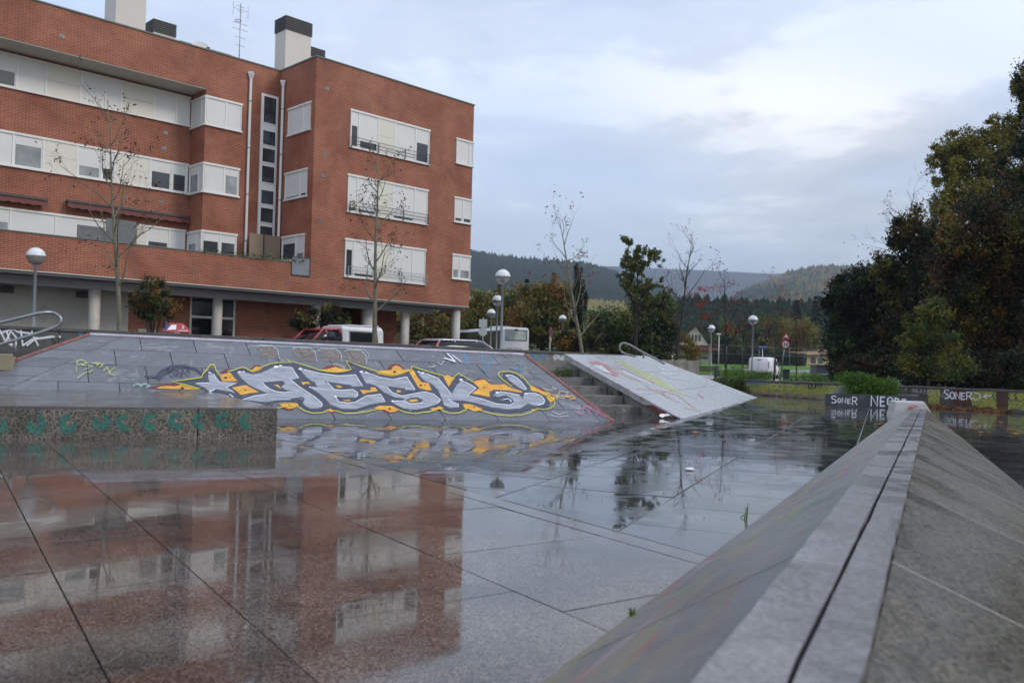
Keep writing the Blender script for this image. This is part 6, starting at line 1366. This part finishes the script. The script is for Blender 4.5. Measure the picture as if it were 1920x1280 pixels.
conifer('broad conifer standing left of the big evergreen', 1527, 690, 553, 190, 1, 24, n=6000, lsz=.32); conifer('broad conifer above the delivery van', 1492, 690, 560, 200, 1, 26, n=6000, lsz=.34)
# clipped hedge along the back of the lawn
ha, hb = D(1338, 684, 120), D(1512, 684, 128); hz0, hz1 = terrain(ha.x, ha.y), D(1400, 661, 124).z
hg = thing('hedge', 'long clipped dark green hedge behind the mesh fence', 'hedge', (ha.x, ha.y, hz0)); n = 22000; f = RNG.random(n); dpt = RNG.random(n)*1.2
leaf_obj('foliage', np.stack([ha.x+(hb.x-ha.x)*f, ha.y+(hb.y-ha.y)*f+dpt, hz0+(hz1-hz0)*RNG.random(n)**.6+.06*np.sin(f*40)], 1), .16, LM['dkgreen'], hg, .7, kind='stuff')
# big trees on the right
foliage_tree('large dark evergreen tree overhanging the shed on the right', 1650, 722, 46, -.1, [(1640,560,66,60,1.4,0),(1600,600,50,66,1.1,1),(1680,590,56,80,1.2,0),(1625,650,66,46,1.2,0),(1580,570,34,40,.6,1),(1600,525,36,26,.45,1),(1655,520,40,28,.5,0),(1700,660,60,50,1,-1),(1585,655,30,30,.5,-1)], (('dkgreen',.8),('green',.2)), 60000, .10, .35, seed=21, name='evergreen_tree')
bare_tree('grey leafless tree with fine twigs leaning out of the dark evergreen', 1735, 720, 44, 1700, 385, -.1, .16, 16, .45, 3.0, ((300,'brown'),), .06, 43, bark=bark_p, depth=3)
foliage_tree('tall yellow green tree with a rounded top on the right', 1830, 725, 48, -.1, [(1850,285,50,50,1,0),(1810,300,44,42,.9,0),(1880,270,40,44,.8,1),(1775,360,34,56,.7,0),(1820,380,60,60,.9,0),(1880,350,60,60,1,0),(1760,430,34,60,.7,0),(1735,480,34,60,.5,0),(1800,275,44,34,.9,1),(1770,310,30,36,.5,0),(1880,235,36,22,.4,0)], (('ygreen',.7),('olive',.3)), 36000, .10, .35, seed=22, cl=.22)
foliage_tree('dark leafy tree filling the gap between evergreen and autumn trees', 1745, 724, 43, -.1, [(1740,470,44,60,1,0),(1710,560,50,70,1,0),(1760,600,50,80,1,0),(1705,440,36,50,.7,0),(1680,500,40,46,.7,0),(1770,540,50,60,.8,0)], (('dkgreen',.55),('olive',.25),('brown',.2)), 30000, .10, .3, seed=44, cl=.24)
foliage_tree('huge orange brown autumn tree filling the right edge', 1880, 735, 36, -.1, [(1850,440,80,70,1.2,0),(1910,380,70,80,1.2,0),(1820,530,70,70,1.2,0),(1890,540,80,80,1.3,0),(1800,470,46,60,.6,0),(1930,470,60,100,1,-1),(1780,600,50,50,.7,0),(1900,650,80,60,1.0,0),(1830,620,60,60,.8,0)], (('brown',.34),('olive',.12),('orange',.14),('dkgreen',.40)), 76000, .085, .4, seed=23)
foliage_tree('dark tree crown cut off by the upper right corner', 2060, 740, 33, -.1, [(1935,170,34,46,.7,0),(1950,250,60,60,1,0),(1925,300,40,50,.6,0),(1960,420,60,90,.8,0),(1912,160,16,30,.16,0)], (('dkgreen',.5),('olive',.5)), 17000, .075, .4, seed=24)
foliage_tree('pale green spreading shrub in front of the dark right hand trees', 1735, 732, 29, -.1, [(1725,610,34,34,.7,0),(1745,650,52,36,1,0),(1710,670,36,32,.8,0),(1760,600,26,34,.5,0),(1780,680,50,30,.7,0),(1700,640,20,20,.3,0)], (('ygreen',.35),('green',.65)), 11000, .06, .06, seed=25, cat='shrub', name='shrub')
foliage_tree('dark tangled undergrowth under the right hand trees', 1790, 740, 33, -.1, [(1650,690,60,32,1,3),(1750,700,60,30,1,1),(1850,700,80,36,1,0),(1930,700,60,50,1,-2),(1700,640,50,50,.9,4),(1900,630,70,60,.9,3),(1600,695,40,26,.6,6),(1980,650,60,90,.8,0)], (('dkgreen',.7),('brown',.3)), 42000, .085, .12, seed=26, cat='undergrowth', name='undergrowth')
# more trees past the right edge, standing where the treeline goes on
for i, (x, y) in enumerate(((23, 25), (22, 16), (30, 36), (33, 28))):
    t_ = thing('leafy_tree', ('russet brown','deep dark green','tall orange','farthest dark green')[i]+' tree continuing the treeline past the right edge', 'tree', (x, y, -.1), 0, 'treeline past the right edge'); MB().tube([(0,0,0),(.2,.1,3),(.1,.3,6)], [.3,.24,.1], 8).build('trunk', bark_d, t_)
    leaf_obj('crown', blob((x, y, 6.2), (3.2, 3.2, 5.6), 22000), .09, LM[('brown','dkgreen','orange','dkgreen')[i]], t_, .7, kind='stuff')

# ------------------------------------------------------------------ hills
def hill(name, contour, dr, df, zf, mat, back=.25, nx=120, ny=26, und=.03, seed=0):
    xs = [c_[0] for c_ in contour]; ys = [c_[1] for c_ in contour]; mb = MB(); rs = np.random.default_rng(seed); ph = rs.random(8)*6
    idx = {}
    for i in range(nx):
        px = xs[0]+(xs[-1]-xs[0])*i/(nx-1); py = float(np.interp(px, xs, ys)); rp = D(px, py, dr); r0 = rp.x/rp.y
        for j in range(ny):
            f = j/(ny-1); 
            if f <= .8: g_ = f/.8; yy = df+(dr-df)*g_; s = g_**1.15*(1-.12*sin(g_*pi)+und*sin(i*.31+ph[0]+g_*5)+und*sin(i*.13+ph[1]-g_*3)*(1-g_)); zz = zf+(rp.z-zf)*s if g_ < 1 else rp.z
            else: g_ = (f-.8)/.2; yy = dr*(1+back*g_); zz = zf+(rp.z-zf)*(1-g_)
            idx[i, j] = len(mb.v); mb.v.append((r0*yy, yy, zz))
    for i in range(nx-1):
        for j in range(ny-1): mb.f.append([idx[i,j], idx[i+1,j], idx[i+1,j+1], idx[i,j+1]]); mb.m.append(0); mb.sm.append(True)
    o = mb.build(name, mat, kind='structure'); V = np.array(mb.v).reshape(nx, ny, 3); return o, V
def wood(name, V, n, h, r, mat, jlo=0, jhi=.82, label=None, seed=0, ppow=1.0, tiers=1, mask=None):
    rs = np.random.default_rng(seed); nx, ny, _ = V.shape
    u = rs.random(n)*(nx-1.001); w_ = (jlo+(jhi-jlo)*rs.random(n)**ppow)*(ny-1.001); i, j = u.astype(int), w_.astype(int); fu, fw_ = (u-i)[:, None], (w_-j)[:, None]
    P = V[i, j]*(1-fu)*(1-fw_)+V[i+1, j]*fu*(1-fw_)+V[i, j+1]*(1-fu)*fw_+V[i+1, j+1]*fu*fw_
    if mask is not None: P = P[mask(P)]
    n = len(P); hh = h*(.6+.7*rs.random(n)); rr = r*(.7+.6*rs.random(n)); k = 5; verts = []; faces = []
    a = np.arange(k)*2*pi/k; off = 0
    for t in range(tiers):
        z0 = hh*(.08+.30*t); z1 = hh*(.55+.45*(t+1)/tiers) if tiers > 1 else hh; rt = rr*(1-.27*t)
        ring = np.stack([P[:, None, 0]+rt[:, None]*np.cos(a+t), P[:, None, 1]+rt[:, None]*np.sin(a+t), np.repeat((P[:, 2]+z0)[:, None], k, 1)+rs.normal(size=(n, k))*hh[:, None]*.03], 2)
        tip = np.stack([P[:, 0], P[:, 1], P[:, 2]+z1], 1)[:, None]; VV = np.concatenate([ring, tip], 1).reshape(-1, 3); verts.append(VV)
        b = off+np.arange(n)[:, None]*(k+1); f_ = np.stack([np.stack([b[:, 0]+q, b[:, 0]+(q+1) % k, b[:, 0]+k], 1) for q in range(k)], 1).reshape(-1, 3); faces.append(f_); off += n*(k+1)
    VV = np.concatenate(verts); FF = np.concatenate(faces); me = bpy.data.meshes.new(name); me.vertices.add(len(VV)); me.vertices.foreach_set('co', VV.ravel())
    me.loops.add(FF.size); me.loops.foreach_set('vertex_index', FF.ravel().astype(np.int32)); me.polygons.add(len(FF)); me.polygons.foreach_set('loop_start', np.arange(0, FF.size, 3, dtype=np.int32)); me.update(calc_edges=True)
    me.materials.append(mat); o = bpy.data.objects.new(name, me); C.objects.link(o); o['kind'] = 'stuff'; o['label'] = label; return o
def hill_mat(name, a, b_, c_, s1=.004, s2=.03):
    m, t, b, o = nodes(name); v = pos(t); c = ramp(t, noise(t, v, s1, 4, .6, .4), [(.38, a), (.5, b_), (.64, c_)]); c = mixc(t, ramp(t, noise(t, v, s2, 4, .6), [(.4, 0.0), (.6, .6)]), c, tuple(x*.55 for x in a))
    t.links.new(c, b.inputs['Base Color']); b.inputs['Roughness'].default_value = .95; b.inputs['Specular IOR Level'].default_value = .05; return m
def crown_mat(name, stops, s1=.006):
    m, t, b, o = nodes(name); g = N(t, 'ShaderNodeNewGeometry'); c = ramp(t, math_(t, 'ADD', math_(t, 'MULTIPLY', noise(t, pos(t), s1, 4, .6, .5), .75), math_(t, 'MULTIPLY', g.outputs['Random Per Island'], .25)), stops)
    t.links.new(c, b.inputs['Base Color']); b.inputs['Roughness'].default_value = .95; b.inputs['Specular IOR Level'].default_value = .05; return m
moor = hill_mat('moor_slope', (.022,.030,.032), (.03,.036,.034), (.045,.042,.03)); slope = hill_mat('wooded_slope', (.03,.045,.02), (.06,.08,.03), (.11,.12,.04), .006)
hill('far_hill', [(-700,560),(200,520),(860,498),(1000,500),(1060,500),(1100,498),(1170,500),(1240,503.5),(1330,507),(1440,513),(1560,511),(1800,505),(2300,540)], 3600, 1500, 0, moor, seed=1)
_, VA = hill('west_hill', [(-500,500),(300,470),(700,468),(860,477),(900,482),(930,487),(1000,491),(1060,497),(1100,503),(1160,520),(1230,545),(1300,575),(1360,600)], 1500, 380, 2, slope, seed=2, nx=170)
_, VB = hill('east_hill', [(1330,590),(1400,548),(1440,532),(1480,515),(1520,507),(1570,505),(1640,510),(1800,504),(2400,540)], 1700, 420, 2, slope, seed=3, nx=140)
_, VC = hill('near_wooded_hill', [(1130,640),(1190,600),(1240,590),(1300,576),(1380,578),(1440,584),(1500,586),(1600,580),(1900,574),(2300,600)], 300, 215, 1.5, slope, seed=4, nx=120, ny=16)
dk = crown_mat('pine_crowns', [(.30,(.008,.014,.010)),(.5,(.014,.024,.014)),(.7,(.03,.042,.018))]); au = crown_mat('autumn_crowns', [(.34,(.03,.05,.02)),(.44,(.09,.13,.035)),(.54,(.20,.21,.05)),(.64,(.26,.12,.05))], .006)
au2 = crown_mat('mixed_crowns', [(.34,(.012,.022,.014)),(.50,(.02,.035,.016)),(.57,(.15,.16,.04)),(.64,(.20,.08,.05))], .004)
wood('west_hill_forest', VA, 34000, 11, 4.2, dk, .40, .84, 'dark pine forest covering the upper western hill', 1)
wood('west_slope_woodland', VA, 20000, 6.5, 3.0, au, .06, .52, 'yellow and green woodland on the lower western slope', 2)
wood('east_hill_forest', VB, 28000, 11, 4.5, au2, .05, .83, 'mixed pine and autumn forest on the eastern hill', 3)
wood('pine_wood', VC, 6500, 4.6, 1.9, dk, .0, .84, 'dense dark pine wood on the near slope', 4, tiers=3)

# ------------------------------------------------------------------ weeds, planter plants, fallen leaves
def weed(label, c_, rx, ry, h, n, mat, lsz, name='weed_clump', cat='weeds', stems=26):
    t_ = thing(name, label, cat, tuple(c_)); m = MB(); Q = []; r_ = random.Random(n+int(lsz*1e4))
    for k in range(stems):
        a = r_.uniform(0, 2*pi); q = sqrt(r_.random()); b0 = Vector((c_[0]+rx*q*cos(a), c_[1]+ry*q*sin(a), c_[2])); tip = b0+Vector((r_.gauss(0, .22)*h, r_.gauss(0, .22)*h, h*r_.uniform(.55, 1.1)))
        midp = b0.lerp(tip, .5)+Vector((0, 0, h*.08)); m.tube([b0, midp, tip], [.005, .004, .0015], 4, cap=False)
        for j in range(n//stems): f = r_.random()**.7; p_ = b0.lerp(tip, f); w_ = (.09+.16*(1-f))*h; Q.append((p_.x+r_.gauss(0, w_), p_.y+r_.gauss(0, w_), max(c_[2]+.01, p_.z+r_.gauss(0, w_*.5))))
    m.build('stems', LM[mat], t_, world=True, recalc=False); leaf_obj('leaves', np.array(Q), lsz, LM[mat], t_, .38, kind='stuff'); return t_
P1 = pa+Vector((.95, .6, ph-.05)); weed('tall feathery bright green plant growing in the concrete planter', (pa.x+.90, pa.y+.38, ph-.05), .40, .16, .56, 4200, 'bright', .045, 'planter_plant', 'plant', 70)
weed('lower feathery bright green plant at the right of the concrete planter', (pa.x+1.52, pa.y+.38, ph-.05), .45, .16, .44, 3600, 'bright', .042, 'planter_plant', 'plant', 60)
def fp(px, py, dy=0): g_ = G(px, py); return (g_.x, g_.y+dy, 0)
weed('bushy green weeds at the foot of the yellow sprayed wall beside the ramp', fp(1385, 737.5), 1.0, .35, .50, 6500, 'green', .06, stems=90)
weed('bright leafy weed rising behind the yellow sprayed wall near the van', (D(1425, 712, 30.5).x, 31.0, .05), .75, .35, .72, 2600, 'bright', .06, stems=40)
weed('leafy weed standing behind the wall just right of the first ramp plants', (D(1383, 712, 31.5).x, 32.2, .05), .4, .3, .82, 1500, 'bright', .06, stems=24)
weed('long bright weed patch behind the wall in front of the grey shed', (D(1540, 712, 27.5).x, 28.6, .05), 1.0, .4, .66, 3800, 'bright', .055, stems=60)
for i, (x, y) in enumerate(((1398, 972), (1187, 1163))): weed(('single grass blade tuft', 'tiny leafy weed')[i]+(' growing at the foot of the spine further away', ' sprouting at the foot of the spine in the near foreground')[i], tuple(G(x, y)), .012, .012, (.10, .05)[i], (6, 26)[i], 'bright', (.02, .014)[i], stems=(2, 6)[i])
weed('grassy weeds with a rusty flower head on the upper stair landing', tuple(S0+su*1.9+sr*-.62+Vector((0,0,.64))), .22, .14, .20, 500, 'green', .03, stems=24)
weed('small weed tuft in the stair joint beside the pale ramp', tuple(S0+su*.75+sr*-.05+Vector((0,0,.32))), .12, .08, .09, 160, 'green', .02, stems=12)
Q = []
for k in range(420):
    f = random.random(); u0 = -5.2+4.9*f; Q.append(tuple(ROOT[bld.name] @ Vector((u0+random.gauss(0,.05), -.02+random.gauss(0,.08), 5.06+abs(random.gauss(0,.07))-(.12*random.random() if random.random() < .3 else 0)))))
tp_ = thing('trailing_plants', 'trailing green plants along the top of the brick terrace parapet', 'plants', tuple(ROOT[bld.name] @ Vector((-2.8, 0, 5.03)))); leaf_obj('foliage', np.array(Q), .055, LM['green'], tp_, .7, kind='stuff')
def litter(name, pts, lsz, mat, label): 
    t_ = thing(name, label, 'leaves', pts[0]); leaf_obj('leaf_litter', np.array(pts), lsz, LM[mat], t_, .75, flat=.86, kind='stuff'); return t_
pts = []
for k in range(900):
    f = random.random()**.8; x = 1905-265*f; b_ = fwP(x, wbot(x)); q = Vector((b_.x, b_.y, 0))+fnn*abs(random.gauss(.04, .28))+Vector((0, 0, .012+abs(random.gauss(0, .02)))); pts.append(tuple(q))
litter('fallen_leaves', pts, .055, 'rust', 'drift of orange fallen leaves along the foot of the right hand wall')
pts = []
for k in range(240):
    x = random.uniform(1365, 1560); b_ = fwP(x, wbot(x)); q = Vector((b_.x, b_.y, 0))+fnn*abs(random.gauss(.02, .16))+Vector((0, 0, .012+abs(random.gauss(0, .015)))); pts.append(tuple(q))
litter('fallen_leaves', pts, .05, 'rust', 'thin line of rusty leaves under the yellow sprayed wall')
pts = [tuple(S0+su*random.choice((.03,.6,1.2))+su*.1+sr*random.uniform(-.9,-.02)+Vector((0,0,0))) for k in range(1)]
pts = []
for k in range(46): j = random.choice((0, 1, 1, 2, 3)); pts.append(tuple(S0+su*(.58*j+random.uniform(.03, .5))+sr*random.uniform(-.7, .25 if j == 0 else -.02)+Vector((0, 0, .16*(j+1)+.012 if j or True else .01))))
litter('fallen_leaves', pts, .03, 'rust', 'scattered reddish leaves lying on the granite steps')
lf0 = None
for i, (x, y) in enumerate(((1829,792),(1869,793),(1826,806),(1846,812),(1895,806),(1905,815),(1552,765),(1237,801),(1647,797),(1612,795),(1303,812),(1780,801))):
    p = G(x, y); p.z = .014
    if lf0 is None:
        lf0 = thing('fallen_leaf', 'single orange leaf lying flat on the dark wet plaza floor', 'leaf', tuple(p), 0, 'single leaves on the plaza floor'); m = MB(); n = 10; c_ = [(0,0,0)]
        ring = [((.075+.03*(k % 2))*cos(2*pi*k/n)*1.2, (.055+.025*(k % 2))*sin(2*pi*k/n), .010*((k*7) % 3)) for k in range(n)]; m.add(c_+ring, [(0, 1+k, 1+(k+1) % n) for k in range(n)]); m.build('blade', LM['rust'], lf0, recalc=False); q = MB(); q.tube([(-.06,0,.0),(-.14,.02,.012)], .003, 4); q.build('stalk', LM['rust'], lf0)
    else: c_ = copy_tree(lf0, tuple(p), random.uniform(0, 6), 'single orange leaf lying flat on the dark wet plaza floor')

# tiny litter: grit and leaf crumbs scattered over the plaza floor
pts = []
for k in range(300):
    y = 3+24*random.random()**1.3; x = random.uniform(-.45*y, .55*y); pts.append((x, y, .006))
t_ = thing('floor_grit', 'fine pale grit and leaf crumbs scattered over the wet plaza floor', 'grit', (0, 8, 0)); leaf_obj('grit', np.array(pts), .008, plain('grit', (.24,.21,.17), .6), t_, .8, flat=.9, kind='stuff')

# ------------------------------------------------------------------ haze
hz = bpy.data.materials.new('haze'); hz.use_nodes = True; ht = hz.node_tree; ht.nodes.clear(); ho = ht.nodes.new('ShaderNodeOutputMaterial'); hv = ht.nodes.new('ShaderNodeVolumePrincipled'); ht.links.new(hv.outputs[0], ho.inputs['Volume'])
hv.inputs['Color'].default_value = (.72, .84, 1.0, 1); hv.inputs['Density'].default_value = .00020; hv.inputs['Anisotropy'].default_value = .2
MB().box(-9600, 9600, -300, 9600, -1.4, 620).build('haze', hz, kind='stuff')
